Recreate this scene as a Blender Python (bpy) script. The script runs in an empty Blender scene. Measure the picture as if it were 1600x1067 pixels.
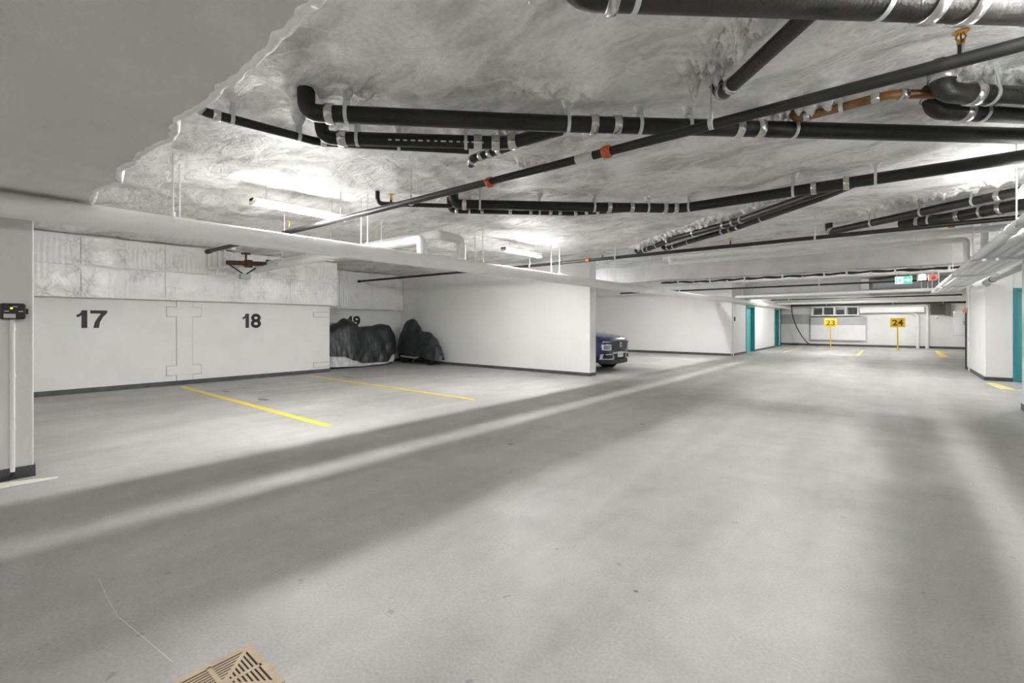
import bpy, bmesh, math, random
from mathutils import Vector, Matrix, noise
random.seed(7)
sc = bpy.context.scene
COL = sc.collection

# ------------------------------------------------------------------ camera
cam_d = bpy.data.cameras.new('camera')
cam_d.sensor_width = 36.0
cam_d.lens = 36.0 * 725.0 / 1600.0
cam_d.shift_y = -28.5 / 1600.0
cam_d.clip_start = 0.05
cam = bpy.data.objects.new('camera', cam_d)
COL.objects.link(cam)
cam.location = (0, 0, 1.35)
cam.rotation_euler = (math.pi / 2, 0, math.atan(595.0 / 725.0))
sc.camera = cam

# ------------------------------------------------------------------ world, exposure
w = bpy.data.worlds.new('world')
sc.world = w
w.use_nodes = True
w.node_tree.nodes['Background'].inputs[0].default_value = (0.9, 0.95, 1.0, 1)
w.node_tree.nodes['Background'].inputs[1].default_value = 0.0
sc.view_settings.view_transform = 'Standard'
sc.view_settings.look = 'None'
sc.view_settings.gamma = 1.0
sc.view_settings.use_curve_mapping = False
sc.view_settings.exposure = 3.25
sc.cycles.use_denoising = True
sc.cycles.diffuse_bounces = 7
sc.cycles.max_bounces = 10
sc.cycles.caustics_reflective = False
sc.cycles.caustics_refractive = False
LAMP = 60.0          # radiance of a fluorescent diffuser
CEIL = 3.05

# ------------------------------------------------------------------ materials
def mat(name, col, rough=0.6, metal=0.0, var=0.0, vscale=3.0, bump=0.0, bscale=40.0, emit=0.0, coat=0.0, dirt=None):
    m = bpy.data.materials.new(name)
    m.use_nodes = True
    nt = m.node_tree
    b = nt.nodes['Principled BSDF']
    b.inputs['Base Color'].default_value = (*col, 1)
    b.inputs['Roughness'].default_value = rough
    b.inputs['Metallic'].default_value = metal
    b.inputs['Coat Weight'].default_value = coat
    if emit:
        b.inputs['Emission Color'].default_value = (*col, 1)
        b.inputs['Emission Strength'].default_value = emit
    geo = nt.nodes.new('ShaderNodeNewGeometry')
    if var:
        n = nt.nodes.new('ShaderNodeTexNoise')
        n.inputs['Scale'].default_value = vscale
        n.inputs['Detail'].default_value = 6
        nt.links.new(geo.outputs['Position'], n.inputs['Vector'])
        r = nt.nodes.new('ShaderNodeValToRGB')
        r.color_ramp.elements[0].position = 0.3
        r.color_ramp.elements[1].position = 0.7
        lo = dirt if dirt else tuple(max(0, c * (1 - var)) for c in col)
        hi = tuple(min(1, c * (1 + var)) for c in col)
        r.color_ramp.elements[0].color = (*lo, 1)
        r.color_ramp.elements[1].color = (*hi, 1)
        nt.links.new(n.outputs['Fac'], r.inputs['Fac'])
        nt.links.new(r.outputs['Color'], b.inputs['Base Color'])
    if bump:
        n2 = nt.nodes.new('ShaderNodeTexNoise')
        n2.inputs['Scale'].default_value = bscale
        n2.inputs['Detail'].default_value = 5
        nt.links.new(geo.outputs['Position'], n2.inputs['Vector'])
        bp = nt.nodes.new('ShaderNodeBump')
        bp.inputs['Strength'].default_value = bump
        bp.inputs['Distance'].default_value = 0.02
        nt.links.new(n2.outputs['Fac'], bp.inputs['Height'])
        nt.links.new(bp.outputs['Normal'], b.inputs['Normal'])
    return m

def floor_material():
    m = bpy.data.materials.new('floor_concrete')
    m.use_nodes = True
    nt = m.node_tree; L = nt.links; N = nt.nodes
    b = N['Principled BSDF']
    geo = N.new('ShaderNodeNewGeometry')
    def nz(scale, detail, vec=None, dist=0.0):
        n = N.new('ShaderNodeTexNoise')
        n.inputs['Scale'].default_value = scale
        n.inputs['Detail'].default_value = detail
        n.inputs['Distortion'].default_value = dist
        L.new(vec if vec else geo.outputs['Position'], n.inputs['Vector'])
        return n
    def ramp(src, p0, c0, p1, c1):
        r = N.new('ShaderNodeValToRGB')
        r.color_ramp.elements[0].position = p0; r.color_ramp.elements[0].color = (*c0, 1)
        r.color_ramp.elements[1].position = p1; r.color_ramp.elements[1].color = (*c1, 1)
        L.new(src, r.inputs['Fac']); return r
    def mul(a, b_, f):
        x = N.new('ShaderNodeMix'); x.data_type = 'RGBA'; x.blend_type = 'MULTIPLY'
        x.inputs[0].default_value = f
        L.new(a, x.inputs[6]); L.new(b_, x.inputs[7]); return x.outputs[2]
    base = ramp(nz(0.55, 6, dist=0.6).outputs['Fac'], 0.3, (0.365, 0.362, 0.350), 0.7, (0.48, 0.477, 0.466))
    mp = N.new('ShaderNodeMapping'); mp.inputs['Scale'].default_value = (2.6, 0.35, 1)
    L.new(geo.outputs['Position'], mp.inputs['Vector'])
    streak = ramp(nz(1.0, 5, mp.outputs['Vector'], 0.4).outputs['Fac'], 0.3, (0.82, 0.81, 0.79), 0.62, (1, 1, 1))
    fine = ramp(nz(70, 3).outputs['Fac'], 0.3, (0.74, 0.74, 0.73), 0.7, (1.1, 1.1, 1.09))
    mott = ramp(nz(5.0, 6, dist=0.5).outputs['Fac'], 0.33, (0.86, 0.86, 0.85), 0.68, (1.05, 1.05, 1.05))
    spots = ramp(nz(14.0, 2).outputs['Fac'], 0.24, (0.4, 0.4, 0.4), 0.30, (1, 1, 1))
    c = mul(base.outputs[0], streak.outputs[0], 1.0)
    c = mul(c, fine.outputs[0], 0.6)
    c = mul(c, mott.outputs[0], 0.55)
    c = mul(c, spots.outputs[0], 0.5)
    L.new(c, b.inputs['Base Color'])
    rr = N.new('ShaderNodeMapRange')
    rr.inputs['From Min'].default_value = 0.3; rr.inputs['From Max'].default_value = 0.7
    rr.inputs['To Min'].default_value = 0.42; rr.inputs['To Max'].default_value = 0.66
    L.new(nz(1.6, 5).outputs['Fac'], rr.inputs['Value'])
    L.new(rr.outputs[0], b.inputs['Roughness'])
    bp = N.new('ShaderNodeBump'); bp.inputs['Strength'].default_value = 0.18; bp.inputs['Distance'].default_value = 0.006
    L.new(nz(55, 5).outputs['Fac'], bp.inputs['Height'])
    L.new(bp.outputs['Normal'], b.inputs['Normal'])
    return m

def ceiling_material():
    m = bpy.data.materials.new('sprayed_ceiling')
    m.use_nodes = True
    nt = m.node_tree; N = nt.nodes; L = nt.links
    b = N['Principled BSDF']
    b.inputs['Roughness'].default_value = 0.5
    geo = N.new('ShaderNodeNewGeometry')
    mp = N.new('ShaderNodeMapping')
    mp.inputs['Rotation'].default_value = (0, 0, 0.5); mp.inputs['Scale'].default_value = (0.75, 1.5, 1)
    L.new(geo.outputs['Position'], mp.inputs['Vector'])
    def nz(scale, detail, dist, vec, rough=0.5):
        n = N.new('ShaderNodeTexNoise')
        n.inputs['Scale'].default_value = scale; n.inputs['Detail'].default_value = detail
        n.inputs['Distortion'].default_value = dist; n.inputs['Roughness'].default_value = rough
        L.new(vec, n.inputs['Vector']); return n.outputs['Fac']
    def ramp(src, *st):
        r = N.new('ShaderNodeValToRGB')
        while len(r.color_ramp.elements) < len(st): r.color_ramp.elements.new(0.5)
        for e, (p, c) in zip(r.color_ramp.elements, st):
            e.position = p; e.color = (c, c * 0.997, c * 0.985, 1)
        L.new(src, r.inputs['Fac']); return r.outputs['Color']
    cloud = ramp(nz(1.1, 7, 1.6, mp.outputs['Vector'], 0.6), (0.34, 0.56), (0.47, 0.78), (0.54, 0.90), (0.66, 0.97))  # uneven paint tones, contrast raised to paint in wrinkle shading
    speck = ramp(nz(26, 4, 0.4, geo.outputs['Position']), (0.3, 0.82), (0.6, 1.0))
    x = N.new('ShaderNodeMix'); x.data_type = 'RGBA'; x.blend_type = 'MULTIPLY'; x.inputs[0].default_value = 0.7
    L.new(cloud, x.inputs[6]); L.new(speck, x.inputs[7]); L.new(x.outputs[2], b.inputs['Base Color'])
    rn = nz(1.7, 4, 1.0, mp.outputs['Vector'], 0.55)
    lit_ridge = ramp(rn, (0.46, 0.0), (0.495, 0.85), (0.505, 0.85), (0.54, 0.0))  # white lines paint light onto the wrinkle crests
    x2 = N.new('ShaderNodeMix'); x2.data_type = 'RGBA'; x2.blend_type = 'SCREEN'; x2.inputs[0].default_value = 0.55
    L.new(x.outputs[2], x2.inputs[6]); L.new(lit_ridge, x2.inputs[7]); L.new(x2.outputs[2], b.inputs['Base Color'])
    prev = None
    for (src, st, dist) in ((nz(2.6, 6, 0.7, mp.outputs['Vector'], 0.55), 0.8, 0.11), (nz(13, 5, 0.6, geo.outputs['Position']), 0.6, 0.03), (nz(70, 3, 0, geo.outputs['Position']), 0.35, 0.006)):
        bp = N.new('ShaderNodeBump'); bp.inputs['Strength'].default_value = st; bp.inputs['Distance'].default_value = dist
        L.new(src, bp.inputs['Height'])
        if prev: L.new(prev, bp.inputs['Normal'])
        prev = bp.outputs['Normal']
    L.new(prev, b.inputs['Normal'])
    return m

M = {}
M['floor'] = floor_material()
M['ceil'] = ceiling_material()
M['bead'] = mat('bright_rim_white', (0.92, 0.92, 0.91), 0.5, bump=0.4, bscale=30)  # extra white, paints in the bright halo along the slab edge
M['slab'] = mat('slab_concrete', (0.72, 0.715, 0.70), 0.8, var=0.06, vscale=3, bump=0.4, bscale=55)
M['wall'] = mat('white_wall_paint', (0.82, 0.82, 0.81), 0.5, var=0.025, vscale=1.2, bump=0.06, bscale=30)
M['gwall'] = mat('grey_wall_paint', (0.74, 0.74, 0.725), 0.6, var=0.04, vscale=1.5, bump=0.08, bscale=25)
M['beam'] = mat('beam_paint', (0.70, 0.695, 0.68), 0.6, var=0.09, vscale=2.5, bump=0.25, bscale=18)
M['base'] = mat('dark_base_paint', (0.075, 0.077, 0.08), 0.6, var=0.3, vscale=7)
M['foil'] = mat('white_foil_facing', (0.83, 0.83, 0.835), 0.2, var=0.03, vscale=4, bump=0.5, bscale=11)
M['num'] = mat('black_number_paint', (0.028, 0.028, 0.032), 0.6)
M['yellow'] = mat('yellow_line_paint', (0.80, 0.60, 0.045), 0.55, var=0.12, vscale=18)
M['paleyellow'] = mat('worn_yellow_paint', (0.74, 0.66, 0.24), 0.6, var=0.2, vscale=20)
M['pale'] = mat('worn_pale_paint', (0.72, 0.71, 0.62), 0.6, var=0.1, vscale=20)
M['stain'] = mat('oil_stain', (0.12, 0.12, 0.115), 0.5)
M['iron'] = mat('black_cast_iron', (0.007, 0.007, 0.0065), 0.42, var=0.5, vscale=9, bump=0.15, bscale=60)
M['ironold'] = mat('aged_cast_iron', (0.024, 0.023, 0.018), 0.42, 0.0, var=0.5, vscale=7, bump=0.25, bscale=50, dirt=(0.011, 0.011, 0.009))
M['spr'] = mat('black_steel_pipe', (0.015, 0.015, 0.015), 0.45, var=0.3, vscale=6)
M['white_pipe'] = mat('white_pipe_wrap', (0.80, 0.80, 0.79), 0.38, var=0.03, vscale=3, bump=0.05, bscale=20)
M['grey_pipe'] = mat('grey_painted_pipe', (0.42, 0.42, 0.41), 0.4, var=0.08, vscale=3)
M['steel'] = mat('steel_clamp', (0.62, 0.62, 0.60), 0.26, 0.9, var=0.15, vscale=12)
M['zinc'] = mat('zinc_strap', (0.70, 0.72, 0.72), 0.4, 0.6)
M['rod'] = mat('threaded_rod', (0.62, 0.62, 0.61), 0.45, 0.4)
M['orange'] = mat('orange_coupling', (0.52, 0.09, 0.02), 0.45, var=0.3, vscale=30)
M['brass'] = mat('brass', (0.70, 0.40, 0.10), 0.28, 0.9)
M['copper'] = mat('aged_copper', (0.22, 0.11, 0.045), 0.4, 0.55, var=0.4, vscale=9)
M['rust'] = mat('rusted_steel', (0.085, 0.036, 0.022), 0.75, var=0.5, vscale=25)
M['white'] = mat('white_enamel', (0.82, 0.82, 0.81), 0.4)
M['bulb'] = mat('lit_bulb', (1.0, 0.98, 0.94), 0.4, emit=12)
M['teal'] = mat('teal_door_paint', (0.075, 0.42, 0.43), 0.42, var=0.04, vscale=3)
M['tealdark'] = mat('dark_teal_frame_paint', (0.035, 0.27, 0.285), 0.42)
M['black'] = mat('black_plastic', (0.02, 0.02, 0.022), 0.45)
M['rubber'] = mat('black_rubber', (0.018, 0.018, 0.019), 0.8)
M['cable'] = mat('black_cable', (0.02, 0.02, 0.02), 0.55)
M['cover'] = mat('black_cover_fabric', (0.026, 0.028, 0.032), 0.42, var=0.25, vscale=6, bump=0.25, bscale=22)
M['silver'] = mat('silver_cover_fabric', (0.55, 0.56, 0.56), 0.45, 0.15, var=0.12, vscale=8, bump=0.4, bscale=16)
M['blue'] = mat('dark_blue_car_paint', (0.006, 0.017, 0.105), 0.25, 0.3, coat=1.0)
M['glass'] = mat('car_glass', (0.015, 0.018, 0.02), 0.06, coat=1.0)
M['clad'] = mat('black_cladding', (0.03, 0.03, 0.032), 0.6)
M['chrome'] = mat('satin_silver', (0.66, 0.67, 0.68), 0.28, 0.75)
M['grille_bar'] = mat('dark_chrome', (0.12, 0.125, 0.135), 0.3, 0.6)
M['lens'] = mat('headlight_lens', (0.30, 0.32, 0.35), 0.1, 0.4, coat=1.0)
M['tan'] = mat('tan_grate', (0.47, 0.36, 0.245), 0.6, var=0.12, vscale=20, bump=0.15, bscale=60)
M['pit'] = mat('drain_pit', (0.035, 0.025, 0.018), 0.9)
M['signy'] = mat('yellow_sign', (0.88, 0.60, 0.02), 0.5)
M['signnum'] = mat('brown_sign_number', (0.17, 0.045, 0.01), 0.5)
M['green'] = mat('lit_green_sign', (0.02, 0.46, 0.31), 0.4, emit=0.12)
M['signw'] = mat('lit_white_sign', (0.85, 0.97, 0.92), 0.4, emit=0.1)
M['red'] = mat('red_enamel', (0.62, 0.10, 0.07), 0.45)
M['pink'] = mat('pale_red_enamel', (0.70, 0.33, 0.27), 0.5)
M['vent'] = mat('olive_grey_vent', (0.16, 0.155, 0.125), 0.6, 0.2)
M['led'] = mat('green_led', (0.45, 0.9, 0.05), 0.4, emit=0.4)
M['label'] = mat('paper_label', (0.62, 0.62, 0.58), 0.7)
M['darkbox'] = mat('dark_stored_goods', (0.06, 0.06, 0.065), 0.7, var=0.4, vscale=6)
M['duct'] = mat('galvanised_duct', (0.42, 0.43, 0.44), 0.5, 0.3, var=0.1, vscale=2)

# ------------------------------------------------------------------ mesh helpers
class MB:
    def __init__(s): s.v = []; s.f = []; s.smooth = []
    def add(s, vs, fs, smooth=False):
        o = len(s.v); s.v += [tuple(p) for p in vs]
        for f in fs: s.f.append([i + o for i in f]); s.smooth.append(smooth)
        return s
    def box(s, x0, x1, y0, y1, z0, z1):
        vs = [(x, y, z) for z in (z0, z1) for y in (y0, y1) for x in (x0, x1)]
        return s.add(vs, [(0, 2, 3, 1), (4, 5, 7, 6), (0, 1, 5, 4), (2, 6, 7, 3), (0, 4, 6, 2), (1, 3, 7, 5)])
    def bbox(s, x0, x1, y0, y1, z0, z1, b):
        bm = bmesh.new(); bmesh.ops.create_cube(bm, size=1)
        for v in bm.verts:
            v.co = Vector(((x0 + x1) / 2 + v.co.x * (x1 - x0), (y0 + y1) / 2 + v.co.y * (y1 - y0), (z0 + z1) / 2 + v.co.z * (z1 - z0)))
        bmesh.ops.bevel(bm, geom=list(bm.edges), offset=b, segments=2, affect='EDGES', profile=0.5)
        bm.verts.index_update()
        s.add([v.co[:] for v in bm.verts], [[v.index for v in f.verts] for f in bm.faces])
        bm.free(); return s
    def sweep(s, pts, rads, seg=14, caps=True):
        pts = [Vector(p) for p in pts]; n = len(pts)
        if not hasattr(rads, '__len__'): rads = [rads] * n
        t0 = (pts[1] - pts[0]).normalized()
        up = Vector((0, 0, 1)) if abs(t0.z) < 0.9 else Vector((1, 0, 0))
        nrm = (up - t0 * up.dot(t0)).normalized()
        vs = []
        for i in range(n):
            if i == 0: t = t0
            elif i == n - 1: t = (pts[i] - pts[i - 1]).normalized()
            else:
                t = ((pts[i] - pts[i - 1]).normalized() + (pts[i + 1] - pts[i]).normalized())
                t = t.normalized() if t.length > 1e-6 else (pts[i] - pts[i - 1]).normalized()
            nrm = nrm - t * nrm.dot(t)
            nrm = nrm.normalized() if nrm.length > 1e-6 else t.orthogonal().normalized()
            bn = t.cross(nrm)
            for k in range(seg):
                a = 2 * math.pi * k / seg
                vs.append(pts[i] + (nrm * math.cos(a) + bn * math.sin(a)) * rads[i])
        fs = []
        for i in range(n - 1):
            for k in range(seg):
                k2 = (k + 1) % seg
                fs.append((i * seg + k, i * seg + k2, (i + 1) * seg + k2, (i + 1) * seg + k))
        s.add(vs, fs, True)
        if caps:
            s.add(vs[:seg], [tuple(reversed(range(seg)))]); s.add(vs[-seg:], [tuple(range(seg))])
        return s
    def grid(s, fn, nu, nv, smooth=True):
        vs = [fn(i / nu, j / nv) for j in range(nv + 1) for i in range(nu + 1)]
        fs = [(j * (nu + 1) + i, j * (nu + 1) + i + 1, (j + 1) * (nu + 1) + i + 1, (j + 1) * (nu + 1) + i) for j in range(nv) for i in range(nu)]
        return s.add(vs, fs, smooth)
    def mesh(s, name, m):
        me = bpy.data.meshes.new(name)
        me.from_pydata(s.v, [], s.f)
        me.polygons.foreach_set('use_smooth', s.smooth)
        me.materials.append(m); me.update()
        return me
    def build(s, name, m, parent=None, loc=None):
        me = s.mesh(name, m)
        o = bpy.data.objects.new(name, me); COL.objects.link(o)
        base = Vector((0, 0, 0))
        if parent is not None:
            o.parent = parent; base = parent['_w'] if '_w' in parent else Vector((0, 0, 0))
            base = Vector(base)
        if loc is not None:
            me.transform(Matrix.Translation(-Vector(loc))); o.location = Vector(loc) - base; o['_w'] = tuple(loc)
        else:
            if base.length > 0: me.transform(Matrix.Translation(-base))
            o['_w'] = tuple(base)
        return o

def thing(name, label, cat, loc=(0, 0, 0), group=None):
    o = bpy.data.objects.new(name, None); COL.objects.link(o)
    o.empty_display_size = 0.1
    o.location = loc; o['label'] = label; o['category'] = cat; o['_w'] = tuple(loc)
    if group: o['group'] = group
    return o
def tag(o, label, cat, group=None):
    o['label'] = label; o['category'] = cat
    if group: o['group'] = group
    return o
def struct(name, mb, m, label=None, parent=None):
    o = mb.build(name, m, parent)
    if parent is None: o['kind'] = 'structure'
    if label: o['label'] = label
    return o
def box(x0, x1, y0, y1, z0, z1): return MB().box(x0, x1, y0, y1, z0, z1)

def fillet(pts, r, n=6):
    pts = [Vector(p) for p in pts]; out = [pts[0]]
    for i in range(1, len(pts) - 1):
        a, b, c = pts[i - 1], pts[i], pts[i + 1]
        d1 = (a - b); d2 = (c - b)
        rr = min(r, d1.length * 0.48, d2.length * 0.48)
        p, q = b + d1.normalized() * rr, b + d2.normalized() * rr
        for k in range(n + 1):
            t = k / n
            out.append(p * (1 - t) ** 2 + b * 2 * t * (1 - t) + q * t * t)
    out.append(pts[-1]); return out
def along(pts, d):
    pts = [Vector(p) for p in pts]
    for a, b in zip(pts, pts[1:]):
        L = (b - a).length
        if d <= L: return a + (b - a) * (d / L), (b - a).normalized()
        d -= L
    return pts[-1], (pts[-1] - pts[-2]).normalized()

def ceil_z(x, y):
    p = Vector((x * 0.9, y * 0.9, 3.1))
    wv = noise.noise(p * 0.55) * 0.6
    q = Vector((x * 1.5 + wv * 1.6, y * 1.1 - wv, 0.7))
    d = noise.noise(p) * 0.035 + (1 - abs(noise.noise(q))) * 0.034 + (1 - abs(noise.noise(q * 2.6 + Vector((5, 1, 0))))) * 0.018 + noise.noise(q * 5.1) * 0.008
    return CEIL + 0.075 - d * 1.75

def pipe_run(name, label, cat, pts, r, m, bands=(), hangers=(), elbow=0.12, seg=16, band_m=None, band_w=0.05, hang='strap', group=None, extra=None):
    loc = Vector(pts[0])
    t = thing(name, label, cat, loc, group)
    path = fillet(pts, elbow)
    MB().sweep(path, r, seg).build('pipe', m, t)
    for d in bands:
        c, tg = along(path, d)
        hw_ = tg * band_w / 2
        MB().sweep([c - hw_, c - hw_ * 0.95, c + hw_ * 0.95, c + hw_], [r * 1.03, r * 1.13 + 0.003, r * 1.13 + 0.003, r * 1.03], seg).build('coupling', band_m or M['steel'], t)
    for d in hangers:
        c, tg = along(path, d)
        add_hanger(t, c, tg, r, hang)
    return t
def add_hanger(t, c, tg, r, hang):
    top = ceil_z(c.x, c.y) + 0.02
    hw_ = tg * 0.013
    mb = MB().sweep([c - hw_, c + hw_], [r + 0.006, r + 0.006], 16)
    if hang == 'strap':
        side = tg.cross(Vector((0, 0, 1))).normalized()
        for sgn in (-1, 1):
            a = c + side * (r + 0.003) * sgn
            b = Vector((c.x + side.x * 0.03 * sgn, c.y + side.y * 0.03 * sgn, top))
            w2 = tg * 0.013; th = side * 0.002
            vs = [a - w2 - th, a + w2 - th, a + w2 + th, a - w2 + th, b - w2 - th, b + w2 - th, b + w2 + th, b - w2 + th]
            mb.add(vs, [(0, 1, 2, 3), (7, 6, 5, 4), (0, 4, 5, 1), (1, 5, 6, 2), (2, 6, 7, 3), (3, 7, 4, 0)])
        mb.build('hanger_strap', M['zinc'], t)
        MB().sweep([(c.x, c.y, top), (c.x, c.y, top - 0.05), (c.x, c.y, top - 0.075)], [0.062, 0.040, 0.026], 10).build('plaster_collar', M['ceil'], t)
    else:
        mb.sweep([c + Vector((0, 0, r)), Vector((c.x, c.y, top))], 0.006, 8)
        mb.sweep([c + Vector((0, 0, r - 0.005)), c + Vector((0, 0, r + 0.04))], 0.014, 8)
        mb.build('hanger_rod', M['white'] if hang == 'white' else M['rod'], t)

def text_mesh(txt, w_, h_, bold=0.0):
    cu = bpy.data.curves.new('t', 'FONT'); cu.body = txt; cu.offset = bold; cu.size = 1
    cu.resolution_u = 6
    ob = bpy.data.objects.new('t', cu); COL.objects.link(ob)
    dg = bpy.context.evaluated_depsgraph_get()
    me = bpy.data.meshes.new_from_object(ob.evaluated_get(dg))
    bpy.data.objects.remove(ob); bpy.data.curves.remove(cu)
    xs = [v.co.x for v in me.vertices]; ys = [v.co.y for v in me.vertices]
    sx, sy = w_ / (max(xs) - min(xs)), h_ / (max(ys) - min(ys))
    cx, cy = (max(xs) + min(xs)) / 2, (max(ys) + min(ys)) / 2
    for v in me.vertices: v.co = Vector(((v.co.x - cx) * sx, (v.co.y - cy) * sy, 0))
    return me
DIG = {'1': [(0.02, 0.60), (0.02, 0.74), (0.14, 0.81), (0.22, 1.0), (0.42, 1.0), (0.42, 0.0), (0.20, 0.0), (0.20, 0.70), (0.12, 0.63)],
       '7': [(0.0, 1.0), (0.66, 1.0), (0.66, 0.86), (0.50, 0.64), (0.38, 0.34), (0.33, 0.0), (0.12, 0.0), (0.17, 0.32), (0.29, 0.60), (0.42, 0.82), (0.0, 0.82)]}
def digit_mesh(txt, w_, h_):
    bm = bmesh.new(); x = 0.0
    for ch in txt:
        if ch in DIG:
            f = bm.faces.new([bm.verts.new((x + a, b, 0)) for a, b in DIG[ch]]); x += max(a for a, _ in DIG[ch]) + 0.11
        else:
            me = text_mesh(ch, 0.66, 1.02, 0.028); me.transform(Matrix.Translation((x + 0.33, 0.5, 0)))
            bm.from_mesh(me); x += 0.77
    bm.faces.ensure_lookup_table()
    for f in bm.faces:
        f.normal_update()
        if f.normal.z < 0: f.normal_flip()
    me = bpy.data.meshes.new('digits'); bm.to_mesh(me); bm.free()
    xs = [v.co.x for v in me.vertices]; ys = [v.co.y for v in me.vertices]
    sx, sy = w_ / (max(xs) - min(xs)), h_ / (max(ys) - min(ys)); cx, cy = (max(xs) + min(xs)) / 2, (max(ys) + min(ys)) / 2
    for v in me.vertices: v.co = Vector(((v.co.x - cx) * sx, (v.co.y - cy) * sy, 0))
    return me
def put_text(name, txt, w_, h_, m, parent, center, xdir, ydir, bold=0.0):
    me = digit_mesh(txt, w_, h_) if '1' in txt else text_mesh(txt, w_, h_, bold)
    X = Vector(xdir); Y = Vector(ydir); Z = X.cross(Y)
    base = Vector(parent['_w']) if parent is not None and '_w' in parent else Vector((0, 0, 0))
    mt = Matrix.Translation(Vector(center) - base) @ Matrix((X, Y, Z)).transposed().to_4x4()
    me.transform(mt)
    bm = bmesh.new(); bm.from_mesh(me)
    r = bmesh.ops.extrude_face_region(bm, geom=list(bm.faces))
    for g in r['geom']:
        if isinstance(g, bmesh.types.BMVert): g.co += Z * 0.0015
    bm.to_mesh(me); bm.free()
    me.materials.clear(); me.materials.append(m)
    o = bpy.data.objects.new(name, me); COL.objects.link(o); o.parent = parent
    return o

# ================================================================== STRUCTURE
floor = struct('floor', box(-14.2, 8.3, -7.3, 34.2, -0.12, 0.0), M['floor'], 'grey sealed concrete garage floor')

# ceiling: lumpy sprayed skin under a slab
NX, NY = 318, 590
mb = MB()
mb.grid(lambda u, v: (-14.1 + 22.3 * u, 34.1 - 41.3 * v, ceil_z(-14.1 + 22.3 * u, 34.1 - 41.3 * v)), NX, NY)
ceiling = struct('ceiling', mb, M['ceil'], 'lumpy sprayed white ceiling')
struct('ceiling_slab', box(-14.2, 8.3, -7.3, 34.2, CEIL + 0.14, CEIL + 0.4), M['slab'])

# lowered slab around the left pillar
def edge_y(x): return 0.80 + noise.noise(Vector((x * 2.3, 0, 5))) * 0.05 + noise.noise(Vector((x * 7, 3, 5))) * 0.022
def slab_pt(u, v):
    x = -6.7 + 8.25 * u; y0 = -4.0; y = y0 + (edge_y(x) - y0) * (1 - v)
    return (x, y, 2.42 + noise.noise(Vector((x * 1.3, y * 1.3, 8))) * 0.012 + noise.noise(Vector((x * 5, y * 5, 8))) * 0.004)
mb = MB().grid(slab_pt, 186, 60)
mb.grid(lambda u, v: (-6.7, slab_pt(0, u)[1], slab_pt(0, u)[2] * (1 - v) + 3.12 * v), 60, 2, False)
mb.grid(lambda u, v: (1.55, slab_pt(1, u)[1], slab_pt(1, u)[2] * (1 - v) + 3.12 * v), 60, 2, False)
drop = struct('ceiling_drop_panel', mb, M['slab'], 'lowered rough concrete slab at the near pillar')
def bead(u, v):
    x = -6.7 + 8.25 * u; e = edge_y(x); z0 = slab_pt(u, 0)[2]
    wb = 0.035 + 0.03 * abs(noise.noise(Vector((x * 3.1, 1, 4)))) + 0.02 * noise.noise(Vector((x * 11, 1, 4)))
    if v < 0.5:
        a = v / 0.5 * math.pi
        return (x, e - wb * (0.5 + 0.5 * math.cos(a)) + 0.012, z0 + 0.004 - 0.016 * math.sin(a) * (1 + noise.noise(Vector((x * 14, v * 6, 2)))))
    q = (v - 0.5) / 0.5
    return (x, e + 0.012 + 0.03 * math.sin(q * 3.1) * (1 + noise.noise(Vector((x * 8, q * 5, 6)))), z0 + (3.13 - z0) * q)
MB().grid(bead, 420, 14).build('bright_rim', M['bead'], drop)  # bead puts the edge's bright rim of light into its colour

# left walls
wl = struct('wall_left', box(-12.4, -12.1, -7.2, 6.75, 0, 1.90), M['gwall'], 'pale grey stall wall painted with 17 and 18')
struct('wall_left_upper', box(-12.5, -12.1, -7.2, 6.75, 1.90, 3.2), M['gwall'])
wr = struct('wall_left_recess', box(-14.0, -13.7, 6.75, 33.8, 0, 3.2), M['gwall'], 'pale grey recessed stall wall painted with 19')
struct('wall_left_return', box(-14.0, -12.4, 6.45, 6.75, 0, 3.2), M['gwall'])
struct('baseboard_left', box(-12.1, -12.085, -7.2, 6.75, 0, 0.095), M['base'])
struct('baseboard_recess', box(-13.7, -13.685, 6.75, 10.35, 0, 0.095), M['base'])
put_text('painted_number', '17', 0.45, 0.345, M['num'], wl, (-12.098, 1.805, 1.43), (0, 1, 0), (0, 0, 1), 0.03)
put_text('painted_number', '18', 0.42, 0.35, M['num'], wl, (-12.098, 4.73, 1.41), (0, 1, 0), (0, 0, 1), 0.03)
put_text('painted_number', '19', 0.47, 0.36, M['num'], wr, (-13.698, 8.50, 1.41), (0, 1, 0), (0, 0, 1), 0.03)
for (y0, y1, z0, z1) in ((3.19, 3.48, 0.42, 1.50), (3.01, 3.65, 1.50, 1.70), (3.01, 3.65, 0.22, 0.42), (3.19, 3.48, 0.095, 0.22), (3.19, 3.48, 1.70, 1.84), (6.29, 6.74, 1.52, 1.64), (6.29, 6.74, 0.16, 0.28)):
    MB().box(-12.1, -12.094, y0 - 0.012, y1 + 0.012, z0 - 0.012, z1 + 0.012).build('shadow_gap_line', M['duct'], wl)  # grey outline paints in the shadow gap round each plate
    MB().bbox(-12.1, -12.078, y0, y1, z0, z1, 0.004).build('patch_plate', M['gwall'], wl)

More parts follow.
